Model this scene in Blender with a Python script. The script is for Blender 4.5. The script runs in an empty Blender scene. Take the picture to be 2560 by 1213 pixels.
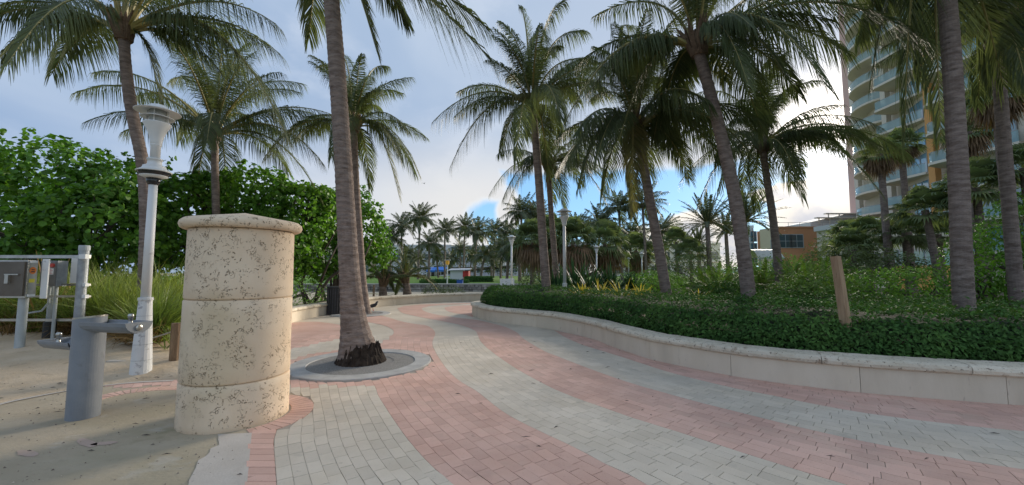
import bpy, math, random
import numpy as np
from mathutils import Vector
# ------------------------------------------------------------------ camera, sky, sun, exposure
sc = bpy.context.scene
COL = sc.collection
FPX, PITCH, CAMZ = 1000.0, math.atan(73.5 / 1000), 1.5
cam = bpy.data.cameras.new('camera'); camo = bpy.data.objects.new('camera', cam); COL.objects.link(camo)
cam.sensor_width = 36.0; cam.lens = 36.0 * FPX / 2560; cam.clip_start = 0.05; cam.clip_end = 2000
camo.location = (0, 0, CAMZ); camo.rotation_euler = (math.pi / 2 + PITCH, 0, 0)
sc.camera = camo
SUN_AZ, SUN_EL = math.radians(39.2), math.radians(15.5)
sundir = Vector((math.sin(SUN_AZ) * math.cos(SUN_EL), math.cos(SUN_AZ) * math.cos(SUN_EL), math.sin(SUN_EL)))
sl = bpy.data.lights.new('sun', 'SUN'); sl.energy = 2.9; sl.angle = math.radians(22); sl.color = (1, 0.89, 0.74)
so = bpy.data.objects.new('sun', sl); COL.objects.link(so); so.location = sundir * 60
so.rotation_euler = (-sundir).to_track_quat('-Z', 'Y').to_euler()
sc.view_settings.view_transform = 'Standard'; sc.view_settings.look = 'None'
sc.view_settings.gamma = 1.0; sc.view_settings.use_curve_mapping = False
sc.view_settings.exposure = 1.38
sc.cycles.max_bounces = 4; sc.cycles.diffuse_bounces = 3; sc.cycles.glossy_bounces = 2; sc.cycles.transparent_max_bounces = 6
sc.cycles.use_denoising = True

def make_world():
    w = bpy.data.worlds.new('World'); sc.world = w; w.use_nodes = True
    nt = w.node_tree; nt.nodes.clear(); L = nt.links
    def put(sock, v):
        if isinstance(v, bpy.types.NodeSocket): L.new(v, sock)
        elif isinstance(v, (tuple, list)): sock.default_value = tuple(v) + ((1,) if len(sock.default_value) == 4 and len(v) == 3 else ())
        else: sock.default_value = v
    def m(op, a, b=0.0, c=0.0, clamp=False):
        n = nt.nodes.new('ShaderNodeMath'); n.operation = op; n.use_clamp = clamp
        put(n.inputs[0], a); put(n.inputs[1], b); put(n.inputs[2], c); return n.outputs[0]
    def sstep(x, a, b):
        n = nt.nodes.new('ShaderNodeMapRange'); n.interpolation_type = 'SMOOTHSTEP'
        put(n.inputs['Value'], x); put(n.inputs['From Min'], a); put(n.inputs['From Max'], b); return n.outputs[0]
    def mix(f, a, b, mode='MIX'):
        n = nt.nodes.new('ShaderNodeMix'); n.data_type = 'RGBA'; n.blend_type = mode
        put(n.inputs[0], f); put(n.inputs[6], a); put(n.inputs[7], b); return n.outputs[2]
    tc = nt.nodes.new('ShaderNodeTexCoord'); D = tc.outputs['Generated']
    sx = nt.nodes.new('ShaderNodeSeparateXYZ'); L.new(D, sx.inputs[0]); X, Y, Z = sx.outputs
    az = m('MULTIPLY', m('ARCTAN2', X, Y), 180 / math.pi)
    el = m('MULTIPLY', m('ARCSINE', Z), 180 / math.pi)
    def noise(scale, detail, rough=0.55, sq=1.0, off=0.0, warp=0.0):
        mp = nt.nodes.new('ShaderNodeMapping'); L.new(D, mp.inputs[0]); mp.inputs['Scale'].default_value = (1, 1, sq); mp.inputs['Location'].default_value = (off, off * .7, off * .3)
        n = nt.nodes.new('ShaderNodeTexNoise'); L.new(mp.outputs[0], n.inputs[0])
        n.inputs['Scale'].default_value = scale; n.inputs['Detail'].default_value = detail; n.inputs['Roughness'].default_value = rough; n.inputs['Distortion'].default_value = warp
        return n.outputs[0]
    n_big = noise(1.7, 4, .5, 2.2, 3.1, .4)
    n_mid = noise(6.0, 6, .55, 1.6, 1.7, .2)
    n_edge = noise(13.0, 7, .62, 1.3, 5.3, .25)
    c_mid = m('SUBTRACT', n_mid, .5); c_edge = m('SUBTRACT', n_edge, .5)
    jit = m('ADD', m('MULTIPLY', c_mid, 5.0), m('MULTIPLY', c_edge, 3.5))
    def blob(a0, e0, wa, we, k=1.0):
        da = m('DIVIDE', m('SUBTRACT', az, a0), wa); de = m('DIVIDE', m('SUBTRACT', el, e0), we)
        r = m('SQRT', m('ADD', m('MULTIPLY', da, da), m('MULTIPLY', de, de)))
        return m('ADD', m('SUBTRACT', 1.0, r), m('MULTIPLY', jit, .16 * k))
    # overcast deck: everything above about 13 degrees, and the whole western bank left of the gap
    deck = m('ADD', m('SUBTRACT', el, 13.9), m('MULTIPLY', m('ADD', m('MULTIPLY', c_mid, 3.0), m('MULTIPLY', c_edge, 1.0)), 1.0))
    bank = m('ADD', m('SUBTRACT', -1.0, az), jit)
    over = m('MAXIMUM', m('MULTIPLY', deck, .6), m('MULTIPLY', bank, .5))
    hole = m('MAXIMUM', blob(-3.0, 7.6, 3.3, 2.3), blob(-1.6, 5.2, 1.7, 3.0))
    over = m('MINIMUM', over, m('MULTIPLY', hole, -1.3))
    over = m('MAXIMUM', over, m('MULTIPLY', blob(-0.4, 8.8, 1.9, 3.2, .8), 1.6))
    cum = blob(24.5, 4.4, 4.6, 3.9)
    for b in ((28.5, 3.4, 3.0, 3.5), (18.5, 3.2, 3.0, 3.2), (38.0, 6.0, 5.5, 4.6), (35.0, 9.3, 5.0, 1.3), (12, 1.5, 9, 2.4), (52, 4, 12, 4), (75, 5, 12, 5), (110, 4, 20, 5), (150, 5, 25, 6)):
        cum = m('MAXIMUM', cum, blob(*b))
    over_m = sstep(over, -.35, .5); cum_m = sstep(cum, -.05, .18)
    sky = nt.nodes.new('ShaderNodeTexSky'); sky.sky_type = 'NISHITA'; sky.sun_disc = False
    sky.sun_elevation = SUN_EL; sky.sun_rotation = SUN_AZ; sky.air_density = 1.0; sky.dust_density = .25; sky.ozone_density = 2.5
    clear = mix(1.0, sky.outputs[0], (.80, 1.02, 1.35), 'MULTIPLY')
    clear = mix(.8, clear, (1.05, 2.0, 3.0))
    clear = mix(m('MULTIPLY', sstep(el, 9, 0), .8), clear, (2.3, 3.9, 5.0))
    dt = nt.nodes.new('ShaderNodeVectorMath'); dt.operation = 'DOT_PRODUCT'; L.new(D, dt.inputs[0]); dt.inputs[1].default_value = sundir
    cs = m('MAXIMUM', dt.outputs['Value'], 0.0)
    glow = m('POWER', cs, 260.0); wide = m('POWER', cs, 9.0)
    # cloud colour: blue-grey above, paler and warmer low down, bright round the hidden sun
    deckc = mix(sstep(n_big, .38, .66), (1.28, 1.78, 2.6), (1.9, 2.32, 2.98))
    deckc = mix(m('MULTIPLY', sstep(az, -60, 10), .35), deckc, (2.45, 2.8, 3.25))
    deckc = mix(m('MULTIPLY', sstep(n_mid, .5, .75), .35), deckc, (2.9, 3.15, 3.6))
    low = m('MULTIPLY', sstep(el, 23, 9), sstep(az, -42, -6))
    deckc = mix(m('MULTIPLY', low, .75), deckc, (3.55, 3.4, 3.2))
    deckc = mix(m('MULTIPLY', wide, .45), deckc, (3.3, 3.3, 3.5))
    lining = m('MULTIPLY', m('MULTIPLY', sstep(over, .5, .1), sstep(az, -24, -3)), sstep(el, 17, 12))
    deckc = mix(m('MULTIPLY', lining, .6), deckc, (4.3, 4.0, 3.5))
    cumc = mix(sstep(cum, .16, .55), (4.3, 4.0, 3.55), mix(sstep(n_edge, .35, .65), (2.5, 2.55, 2.8), (3.7, 3.5, 3.2)))
    col = mix(cum_m, clear, cumc)
    col = mix(over_m, col, deckc)
    g = nt.nodes.new('ShaderNodeVectorMath'); g.operation = 'SCALE'; g.inputs[0].default_value = (13, 11.5, 9.8); L.new(glow, g.inputs['Scale'])
    col = mix(1.0, col, g.outputs[0], 'ADD')
    ground = mix(sstep(el, -1.5, 0), (2.0, 1.9, 1.8), col)
    bg = nt.nodes.new('ShaderNodeBackground'); L.new(ground, bg.inputs[0]); bg.inputs[1].default_value = 0.1
    out = nt.nodes.new('ShaderNodeOutputWorld'); L.new(bg.outputs[0], out.inputs[0])
make_world()

# ------------------------------------------------------------------ pixel rays of the photograph -> points in the place
_cp, _sp = math.cos(PITCH), math.sin(PITCH)
def ray(px, py):
    u = (px - 1280) / FPX; v = (606.5 - py) / FPX
    return np.array([u, _cp - v * _sp, _sp + v * _cp])
def G(px, py, z=0.0):
    d = ray(px, py); t = (z - CAMZ) / d[2]; return np.array([0, 0, CAMZ]) + d * t
def P(px, py, Y):
    d = ray(px, py); return np.array([0, 0, CAMZ]) + d * (Y / d[1])

# ------------------------------------------------------------------ mesh helpers
def obj(name, V, F, mats, parent=None, smooth=False, rnd=None, midx=None, loc=None):
    me = bpy.data.meshes.new(name)
    V = np.asarray(V, dtype=np.float32)
    if isinstance(F, np.ndarray):
        n, k = F.shape
        me.vertices.add(len(V)); me.vertices.foreach_set('co', V.ravel())
        me.loops.add(n * k); me.loops.foreach_set('vertex_index', F.ravel().astype(np.int32))
        me.polygons.add(n); me.polygons.foreach_set('loop_start', np.arange(0, n * k, k, dtype=np.int32))
        me.update(calc_edges=True)
    else:
        me.from_pydata([tuple(v) for v in V.tolist()], [], [tuple(f) for f in F]); me.update()
    if not isinstance(mats, (list, tuple)): mats = [mats]
    for m_ in mats: me.materials.append(m_)
    if midx is not None: me.polygons.foreach_set('material_index', np.asarray(midx, dtype=np.int32))
    me.polygons.foreach_set('use_smooth', np.full(len(me.polygons), bool(smooth)))
    if rnd is not None:
        a = me.attributes.new('rnd', 'FLOAT', 'POINT'); a.data.foreach_set('value', np.asarray(rnd, dtype=np.float32))
    return link(name, me, parent, loc)
def link(name, me, parent=None, loc=None):
    o = bpy.data.objects.new(name, me); COL.objects.link(o)
    if parent is not None: o.parent = parent
    if loc is not None: o.location = tuple(float(c) for c in loc)
    return o
def tag(o, label=None, cat=None, group=None, kind=None):
    if label: o['label'] = label
    if cat: o['category'] = cat
    if group: o['group'] = group
    if kind: o['kind'] = kind
    return o
def thing(name, label, cat, loc=(0, 0, 0), group=None, rz=0.0):
    o = bpy.data.objects.new(name, None); COL.objects.link(o); o.empty_display_size = .2
    o.location = tuple(float(c) for c in loc); o.rotation_euler = (0, 0, rz)
    return tag(o, label, cat, group)
def copy_tree(o, parent=None):
    c = o.copy(); COL.objects.link(c); c.parent = parent
    for ch in o.children: copy_tree(ch, c)
    return c
class MB:
    def __init__(s): s.V = []; s.F = []; s.n = 0; s.R = []
    def add(s, V, F, r=None):
        V = np.asarray(V, float).reshape(-1, 3)
        s.V.append(V); s.F += [tuple(int(i) + s.n for i in f) for f in F]; s.n += len(V)
        s.R.append(np.full(len(V), 0.5 if r is None else r)); return s
    def box(s, x0, x1, y0, y1, z0, z1, r=None):
        V = [(x, y, z) for z in (z0, z1) for y in (y0, y1) for x in (x0, x1)]
        return s.add(V, [(0, 2, 3, 1), (4, 5, 7, 6), (0, 1, 5, 4), (2, 6, 7, 3), (0, 4, 6, 2), (1, 3, 7, 5)], r)
    def tube(s, path, rad, n=8, cap=True, r=None):
        V, F = tube(path, rad, n, cap); return s.add(V, F, r)
    def lathe(s, prof, c=(0, 0, 0), n=24, r=None):
        V, F = lathe(prof, n); return s.add(np.asarray(V) + np.asarray(c), F, r)
    def prism(s, poly, z0, z1, r=None):
        V, F = prism(poly, z0, z1); return s.add(V, F, r)
    def build(s, name, mat, parent=None, smooth=False, loc=None):
        return obj(name, np.concatenate(s.V), s.F, mat, parent, smooth, np.concatenate(s.R), None, loc)
def tube(path, rad, n=8, cap=True):
    P_ = np.asarray(path, float); k = len(P_); rad = np.broadcast_to(np.asarray(rad, float), (k,))
    T = np.gradient(P_, axis=0); T /= np.linalg.norm(T, axis=1)[:, None] + 1e-9
    ref = np.array([0, 1, 0]) if abs(T[0][2]) > .8 else np.array([0, 0, 1.0])
    A = np.cross(T, ref); A /= np.linalg.norm(A, axis=1)[:, None] + 1e-9; B_ = np.cross(T, A)
    th = np.linspace(0, 2 * math.pi, n, endpoint=False)
    V = P_[:, None] + rad[:, None, None] * (np.cos(th)[None, :, None] * A[:, None] + np.sin(th)[None, :, None] * B_[:, None])
    V = V.reshape(-1, 3)
    F = [(i * n + j, i * n + (j + 1) % n, (i + 1) * n + (j + 1) % n, (i + 1) * n + j) for i in range(k - 1) for j in range(n)]
    if cap: F += [tuple(range(n - 1, -1, -1)), tuple(range((k - 1) * n, k * n))]
    return V, F
def lathe(prof, n=24):
    V = []; F = []; th = np.linspace(0, 2 * math.pi, n, endpoint=False); k = len(prof)
    for r, z in prof: V += [(r * math.cos(t), r * math.sin(t), z) for t in th]
    for i in range(k - 1):
        for j in range(n): F.append((i * n + j, i * n + (j + 1) % n, (i + 1) * n + (j + 1) % n, (i + 1) * n + j))
    if prof[0][0] > 1e-4: F.append(tuple(range(n - 1, -1, -1)))
    if prof[-1][0] > 1e-4: F.append(tuple(range((k - 1) * n, k * n)))
    return V, F
def prism(poly, z0, z1):
    n = len(poly); poly = [(float(p[0]), float(p[1])) for p in poly]
    a = sum(poly[i][0] * poly[(i + 1) % n][1] - poly[(i + 1) % n][0] * poly[i][1] for i in range(n))
    if a < 0: poly = poly[::-1]
    V = [(x, y, z0) for x, y in poly] + [(x, y, z1) for x, y in poly]
    F = [tuple(range(n - 1, -1, -1)), tuple(range(n, 2 * n))] + [(i, (i + 1) % n, n + (i + 1) % n, n + i) for i in range(n)]
    return V, F
def sheet(name, poly, z, mat, parent=None, thick=None):
    from mathutils.geometry import tessellate_polygon
    pts = [Vector((float(p[0]), float(p[1]), 0)) for p in poly]
    tr = tessellate_polygon([pts]); V = [(p.x, p.y, z) for p in pts]; F = []
    for t in tr:
        a, b, c = (pts[i] for i in t)
        F.append(tuple(t) if (b - a).cross(c - a).z > 0 else tuple(t)[::-1])
    return obj(name, V, F, mat, parent)
def inpoly(x, y, poly):
    x = np.asarray(x, float); y = np.asarray(y, float); r = np.zeros(x.shape, bool); n = len(poly)
    for i in range(n):
        x0, y0 = poly[i][0], poly[i][1]; x1, y1 = poly[(i + 1) % n][0], poly[(i + 1) % n][1]
        c = ((y0 > y) != (y1 > y)) & (x < (x1 - x0) * (y - y0) / ((y1 - y0) or 1e-9) + x0); r ^= c
    return r
def smooth_curve(pts, n):
    """Catmull-Rom through pts, resampled to n points of even arc length"""
    p = np.asarray(pts, float); p = np.vstack([2 * p[0] - p[1], p, 2 * p[-1] - p[-2]]); out = []
    for i in range(1, len(p) - 2):
        for t in np.linspace(0, 1, 12, endpoint=False):
            a, b, c, d = p[i - 1], p[i], p[i + 1], p[i + 2]
            out.append(.5 * ((2 * b) + (c - a) * t + (2 * a - 5 * b + 4 * c - d) * t * t + (3 * b - a - 3 * c + d) * t ** 3))
    out.append(p[-2]); out = np.array(out)
    s = np.r_[0, np.cumsum(np.linalg.norm(np.diff(out, axis=0), axis=1))]
    q = np.linspace(0, s[-1], n)
    return np.stack([np.interp(q, s, out[:, k]) for k in range(out.shape[1])], 1)
def norm(v): return v / (np.linalg.norm(v, axis=-1, keepdims=True) + 1e-9)
def vnoise(p, seed=0, f=1.0):
    """cheap smooth noise: a sum of sines in random directions, about -1..1"""
    r = np.random.RandomState(seed); p = np.asarray(p) * f; o = np.zeros(p.shape[:-1])
    for k in range(7):
        d = norm(r.normal(size=p.shape[-1])) * r.uniform(.6, 2.2); o = o + np.sin(p @ d + r.uniform(0, 6.28)) / (1 + k * .15)
    return o / 3.0

# ------------------------------------------------------------------ materials
MT = {}
def mat(name, c1, c2=None, scale=3.0, rough=.7, bump=0.0, bscale=None, spec=.4, rnd=0.0, trans=0.0, metal=0.0, coord='pos', detail=5, lo=.35, hi=.65, stretch=(1, 1, 1), spots=None, tcol=None):
    m_ = bpy.data.materials.new(name); m_.use_nodes = True; nt = m_.node_tree; L = nt.links; b = nt.nodes['Principled BSDF']; MT[name] = m_
    b.inputs['Roughness'].default_value = rough; b.inputs['Specular IOR Level'].default_value = spec; b.inputs['Metallic'].default_value = metal
    if coord == 'pos': src = nt.nodes.new('ShaderNodeNewGeometry').outputs['Position']
    else: src = nt.nodes.new('ShaderNodeTexCoord').outputs['Object']
    mp = nt.nodes.new('ShaderNodeMapping'); L.new(src, mp.inputs[0]); mp.inputs['Scale'].default_value = stretch; src = mp.outputs[0]
    def noise(s, d=detail):
        n = nt.nodes.new('ShaderNodeTexNoise'); L.new(src, n.inputs[0]); n.inputs['Scale'].default_value = s; n.inputs['Detail'].default_value = d; n.inputs['Roughness'].default_value = .6; return n.outputs[0]
    def ramp(x, lo_, hi_):
        r = nt.nodes.new('ShaderNodeMapRange'); L.new(x, r.inputs[0]); r.inputs[1].default_value = lo_; r.inputs[2].default_value = hi_; return r.outputs[0]
    def mix(f, a, b_, mode='MIX'):
        n = nt.nodes.new('ShaderNodeMix'); n.data_type = 'RGBA'; n.blend_type = mode
        for s, v in ((n.inputs[0], f), (n.inputs[6], a), (n.inputs[7], b_)):
            if isinstance(v, bpy.types.NodeSocket): L.new(v, s)
            elif isinstance(v, tuple): s.default_value = v + (1,)
            else: s.default_value = v
        return n.outputs[2]
    col = c1
    if c2: col = mix(ramp(noise(scale), lo, hi), c1, c2)
    if spots:
        for (sc_, sl_, sh_, cc, amt) in spots:
            f = ramp(noise(sc_, 4), sl_, sh_); mm = nt.nodes.new('ShaderNodeMath'); mm.operation = 'MULTIPLY'; L.new(f, mm.inputs[0]); mm.inputs[1].default_value = amt
            col = mix(mm.outputs[0], col, cc)
    if rnd:
        at = nt.nodes.new('ShaderNodeAttribute'); at.attribute_name = 'rnd'
        r = nt.nodes.new('ShaderNodeMapRange'); L.new(at.outputs['Fac'], r.inputs[0]); r.inputs[3].default_value = 1 - rnd; r.inputs[4].default_value = 1 + rnd
        g = nt.nodes.new('ShaderNodeCombineColor')
        for k in range(3): L.new(r.outputs[0], g.inputs[k])
        col = mix(1.0, col, g.outputs[0], 'MULTIPLY')
    if isinstance(col, tuple): b.inputs['Base Color'].default_value = col + (1,)
    else: L.new(col, b.inputs['Base Color'])
    if bump:
        bp = nt.nodes.new('ShaderNodeBump'); bp.inputs['Strength'].default_value = bump; bp.inputs['Distance'].default_value = .02
        L.new(noise(bscale or scale * 6), bp.inputs['Height']); L.new(bp.outputs[0], b.inputs['Normal'])
    if trans:
        tr = nt.nodes.new('ShaderNodeBsdfTranslucent'); ms = nt.nodes.new('ShaderNodeMixShader'); ms.inputs[0].default_value = trans
        tcc = mix(1.0, col, tcol or (1.6, 1.7, .7), 'MULTIPLY'); L.new(tcc, tr.inputs[0])
        L.new(b.outputs[0], ms.inputs[1]); L.new(tr.outputs[0], ms.inputs[2]); L.new(ms.outputs[0], nt.nodes['Material Output'].inputs[0])
    return m_
mat('grey_paver', (.575, .495, .39), (.655, .575, .47), 1.3, .85, .25, 90, .25, rnd=.07, spots=[(.55, .5, .72, (.40, .37, .31), .55), (3.0, .60, .75, (.30, .27, .22), .4), (60, .62, .72, (.28, .27, .25), .4), (6.5, .68, .72, (.30, .25, .2), .5), (1.2, .57, .7, (.60, .50, .37), .4)])
mat('red_paver', (.605, .375, .295), (.685, .45, .365), 1.3, .85, .25, 90, .25, rnd=.09, spots=[(.55, .5, .72, (.47, .31, .26), .5), (2.2, .6, .75, (.42, .28, .23), .5), (60, .62, .72, (.26, .15, .13), .4), (6.5, .68, .72, (.27, .17, .14), .5), (1.2, .57, .7, (.60, .46, .36), .4)])
mat('worn_red', (.44, .33, .26), (.50, .37, .30), 3, .9)
mat('joint_sand', (.32, .27, .22), (.41, .355, .29), 5, .95)
mat('sand', (.52, .40, .27), (.61, .485, .345), 2.2, .95, .6, 26, .1, spots=[(5, .6, .72, (.30, .235, .16), .6), (24, .66, .74, (.13, .10, .07), .7)])
mat('apron', (.38, .31, .215), (.46, .39, .29), 1.0, .9, .25, 40, .2, stretch=(.6, 1, 1), spots=[(.8, .5, .68, (.33, .29, .19), .75), (1.5, .62, .7, (.50, .36, .31), .5), (2.2, .64, .72, (.22, .21, .12), .5), (2.6, .6, .7, (.5, .46, .40), .5), (28, .66, .72, (.14, .12, .09), .5), (11, .55, .7, (.33, .28, .2), .5)])
mat('pale_concrete', (.50, .445, .38), (.57, .515, .45), 2.5, .85, .2, 60, .2, spots=[(3.0, .6, .72, (.42, .35, .28), .6), (30, .66, .72, (.25, .22, .2), .4)])
mat('rim_concrete', (.36, .35, .33), (.46, .45, .425), 4, .85, .25, 70, .2, spots=[(9, .62, .7, (.24, .23, .21), .6)])
mat('gravel', (.20, .19, .175), (.33, .32, .30), 60, .95, .9, 90, .15, spots=[(4, .6, .75, (.16, .15, .14), .5)])
mat('stucco', (.63, .55, .43), (.70, .62, .50), 2.0, .9, .15, 45, .15, rnd=.05, stretch=(1, 1, .3), spots=[(1.6, .55, .75, (.50, .43, .34), .6), (14, .64, .72, (.40, .34, .27), .6)])
mat('cap_stone', (.60, .53, .41), (.70, .63, .51), 3.0, .85, .6, 30, .2, rnd=.10, spots=[(7, .57, .68, (.30, .22, .15), .75), (26, .60, .66, (.14, .10, .07), .8)])
mat('white_paint', (.66, .67, .66), (.73, .74, .73), 3, .5, .05, 30, .4, spots=[(7, .66, .7, (.36, .36, .36), .5)])
mat('base_paint', (.60, .61, .60), (.68, .69, .68), 3, .6, .1, 30, .3, spots=[(5, .60, .64, (.20, .20, .22), .6), (16, .62, .68, (.36, .35, .33), .6)])
mat('dark_glass', (.02, .022, .025), None, 1, .08, 0, None, .6)
mat('lamp_lens', (.45, .47, .46), None, 1, .25)
mat('fountain_grey', (.20, .22, .245), (.25, .27, .295), 3, .5, .12, 60, .4, spots=[(9, .62, .7, (.17, .18, .19), .5), (2, .55, .75, (.33, .345, .36), .5)])
mat('steel', (.55, .54, .50), (.42, .40, .36), 6, .32, .05, 40, .5, metal=.9)
mat('galvanised', (.26, .28, .30), (.40, .43, .45), 8, .5, .08, 40, .5, metal=.35)
mat('grey_pipe', (.34, .375, .385), (.41, .45, .46), 5, .6)
mat('black_plastic', (.02, .02, .02), (.03, .03, .03), 5, .5)
mat('rope', (.45, .40, .30), (.33, .28, .2), 30, .9, .6, 60)
mat('post_wood', (.15, .10, .06), (.27, .19, .12), 5, .85, .6, 18, .2, stretch=(4, 4, .6))
mat('stake_wood', (.30, .20, .12), (.42, .30, .19), 4, .8, .5, 16, .2, stretch=(5, 5, .5), spots=[(6, .64, .7, (.12, .07, .04), .7)])
mat('palm_bark', (.165, .125, .105), (.31, .25, .215), 5, .95, 1.0, 20, .15, stretch=(1, 1, 3.5), spots=[(7, .6, .72, (.08, .06, .05), .8)])
mat('root_bark', (.018, .013, .010), (.06, .045, .035), 9, .95, 1.0, 30, .2)
mat('fibre', (.10, .065, .04), (.20, .14, .09), 12, .95, .8, 40)
mat('rachis', (.22, .20, .06), (.34, .28, .10), 6, .5)
mat('palm_leaf', (.072, .098, .045), (.118, .145, .065), .8, .5, 0, None, .25, rnd=.30, trans=.34, tcol=(1.5, 1.5, .8))
mat('palm_leaf_old', (.20, .17, .07), (.13, .13, .05), 2, .6, 0, None, .3, rnd=.25, trans=.25)
mat('palm_leaf_far', (.075, .098, .055), (.105, .125, .07), .3, .5, 0, None, .4, rnd=.3, trans=.2)
mat('dead_leaf', (.26, .17, .10), (.16, .11, .07), 2, .8, 0, None, .2, rnd=.3, trans=.1)
mat('sabal_leaf', (.095, .135, .065), (.155, .19, .09), 1.2, .6, 0, None, .15, rnd=.3, trans=.35, tcol=(1.5, 1.6, .9))
mat('date_leaf', (.055, .080, .052), (.09, .11, .07), 1, .5, 0, None, .4, rnd=.3, trans=.15)
mat('grape_leaf', (.06, .155, .02), (.115, .235, .032), 1.2, .5, 0, None, .25, rnd=.42, trans=.3, spots=[(9, .70, .74, (.34, .25, .05), .8)])
mat('wood_dark', (.05, .04, .032), (.10, .08, .065), 6, .9, .6, 30)
mat('hedge_leaf', (.038, .095, .025), (.075, .155, .038), 2.0, .65, 0, None, .12, rnd=.4, trans=.2)
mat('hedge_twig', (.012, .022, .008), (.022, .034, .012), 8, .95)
mat('shrub_leaf', (.08, .18, .035), (.135, .26, .055), 1.5, .6, 0, None, .15, rnd=.38, trans=.25)
mat('olive_leaf', (.085, .12, .05), (.13, .165, .07), 1.5, .6, 0, None, .15, rnd=.35, trans=.2)
mat('fern_leaf', (.075, .15, .035), (.13, .21, .06), 1.5, .6, 0, None, .15, rnd=.35, trans=.25)
mat('lily_leaf', (.022, .060, .026), (.045, .10, .042), 2, .55, 0, None, .15, rnd=.35, trans=.12)
mat('yellow_leaf', (.55, .47, .06), (.68, .60, .14), 4, .45, 0, None, .4, rnd=.2, trans=.25, tcol=(1.2, 1.1, .5))
mat('grass_blade', (.15, .21, .05), (.27, .31, .085), 1.2, .5, 0, None, .35, rnd=.4, trans=.3)
mat('grass_dry', (.28, .18, .08), (.19, .12, .06), 2, .8, 0, None, .2, rnd=.35, trans=.2)
mat('lawn', (.095, .19, .038), (.13, .235, .05), .25, .95, .5, 9, .1, spots=[(.12, .55, .7, (.20, .20, .08), .4)])
mat('far_ground', (.30, .26, .19), (.20, .21, .09), .35, .95, .3, 6, .1)
mat('yard_sand', (.50, .43, .33), (.44, .38, .28), .5, .95, .4, 12, .1, spots=[(.55, .54, .64, (.17, .20, .06), .85)])
mat('soil', (.05, .038, .026), (.09, .07, .05), 4, .95, .6, 20)
mat('rubble', (.20, .19, .17), (.36, .34, .31), 2.5, .9, .6, 12, .2, rnd=.35)
mat('mortar', (.06, .055, .05), None, 1, .95)
mat('hotel_cream', (.57, .52, .42), (.63, .58, .48), .4, .85, 0, None, .2)
mat('hotel_white', (.66, .61, .51), (.71, .66, .56), .4, .8)
mat('hotel_orange', (.66, .33, .11), (.72, .38, .14), .5, .8)
mat('hotel_pink', (.62, .42, .36), None, 1, .8)
mat('orange_wall', (.56, .26, .13), (.62, .30, .16), .3, .85)
mat('cream_wall', (.60, .50, .34), (.66, .56, .40), .3, .85)
mat('white_wall', (.62, .63, .62), (.70, .71, .70), .15, .85)
mat('teal_wall', (.40, .58, .58), (.46, .63, .63), .2, .8)
mat('grey_wall', (.45, .47, .50), (.52, .54, .57), .2, .8)
mat('pane', (.06, .09, .10), None, 1, .06, 0, None, .8)
mat('pane_blue', (.14, .30, .40), None, 1, .05, 0, None, .9)
mat('frame_grey', (.40, .42, .42), None, 1, .6)
mat('canopy_metal', (.52, .54, .50), (.6, .62, .58), 2, .45)
mat('blue_cloth', (.03, .16, .55), (.05, .20, .62), 2, .8)
mat('red_paint', (.55, .035, .03), (.62, .06, .05), 3, .6)
mat('yellow_paint', (.85, .42, .03), (.9, .5, .06), 3, .6)
mat('blue_plastic', (.03, .10, .42), None, 1, .5)
mat('bird_dark', (.03, .03, .035), (.07, .07, .075), 40, .8)
mat('sticker_orange', (.75, .22, .05), None, 1, .6)
mat('sticker_yellow', (.75, .62, .08), None, 1, .6)
mat('sticker_white', (.75, .75, .73), None, 1, .6)
mat('ink', (.03, .03, .05), None, 1, .7)
mat('red_button', (.55, .08, .06), None, 1, .5)
def glass_mat(name, col, fac):
    m_ = bpy.data.materials.new(name); m_.use_nodes = True; nt = m_.node_tree; L = nt.links; MT[name] = m_
    b = nt.nodes['Principled BSDF']; b.inputs['Base Color'].default_value = col + (1,); b.inputs['Roughness'].default_value = .06; b.inputs['Specular IOR Level'].default_value = .8
    t = nt.nodes.new('ShaderNodeBsdfTransparent'); t.inputs[0].default_value = (col[0] * .5 + .45, col[1] * .5 + .45, col[2] * .5 + .45, 1)
    ms = nt.nodes.new('ShaderNodeMixShader'); ms.inputs[0].default_value = fac
    L.new(t.outputs[0], ms.inputs[1]); L.new(b.outputs[0], ms.inputs[2]); L.new(ms.outputs[0], nt.nodes['Material Output'].inputs[0])
glass_mat('rail_glass', (.36, .54, .55), .55)
glass_mat('screen_glass', (.35, .55, .50), .6)
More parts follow.
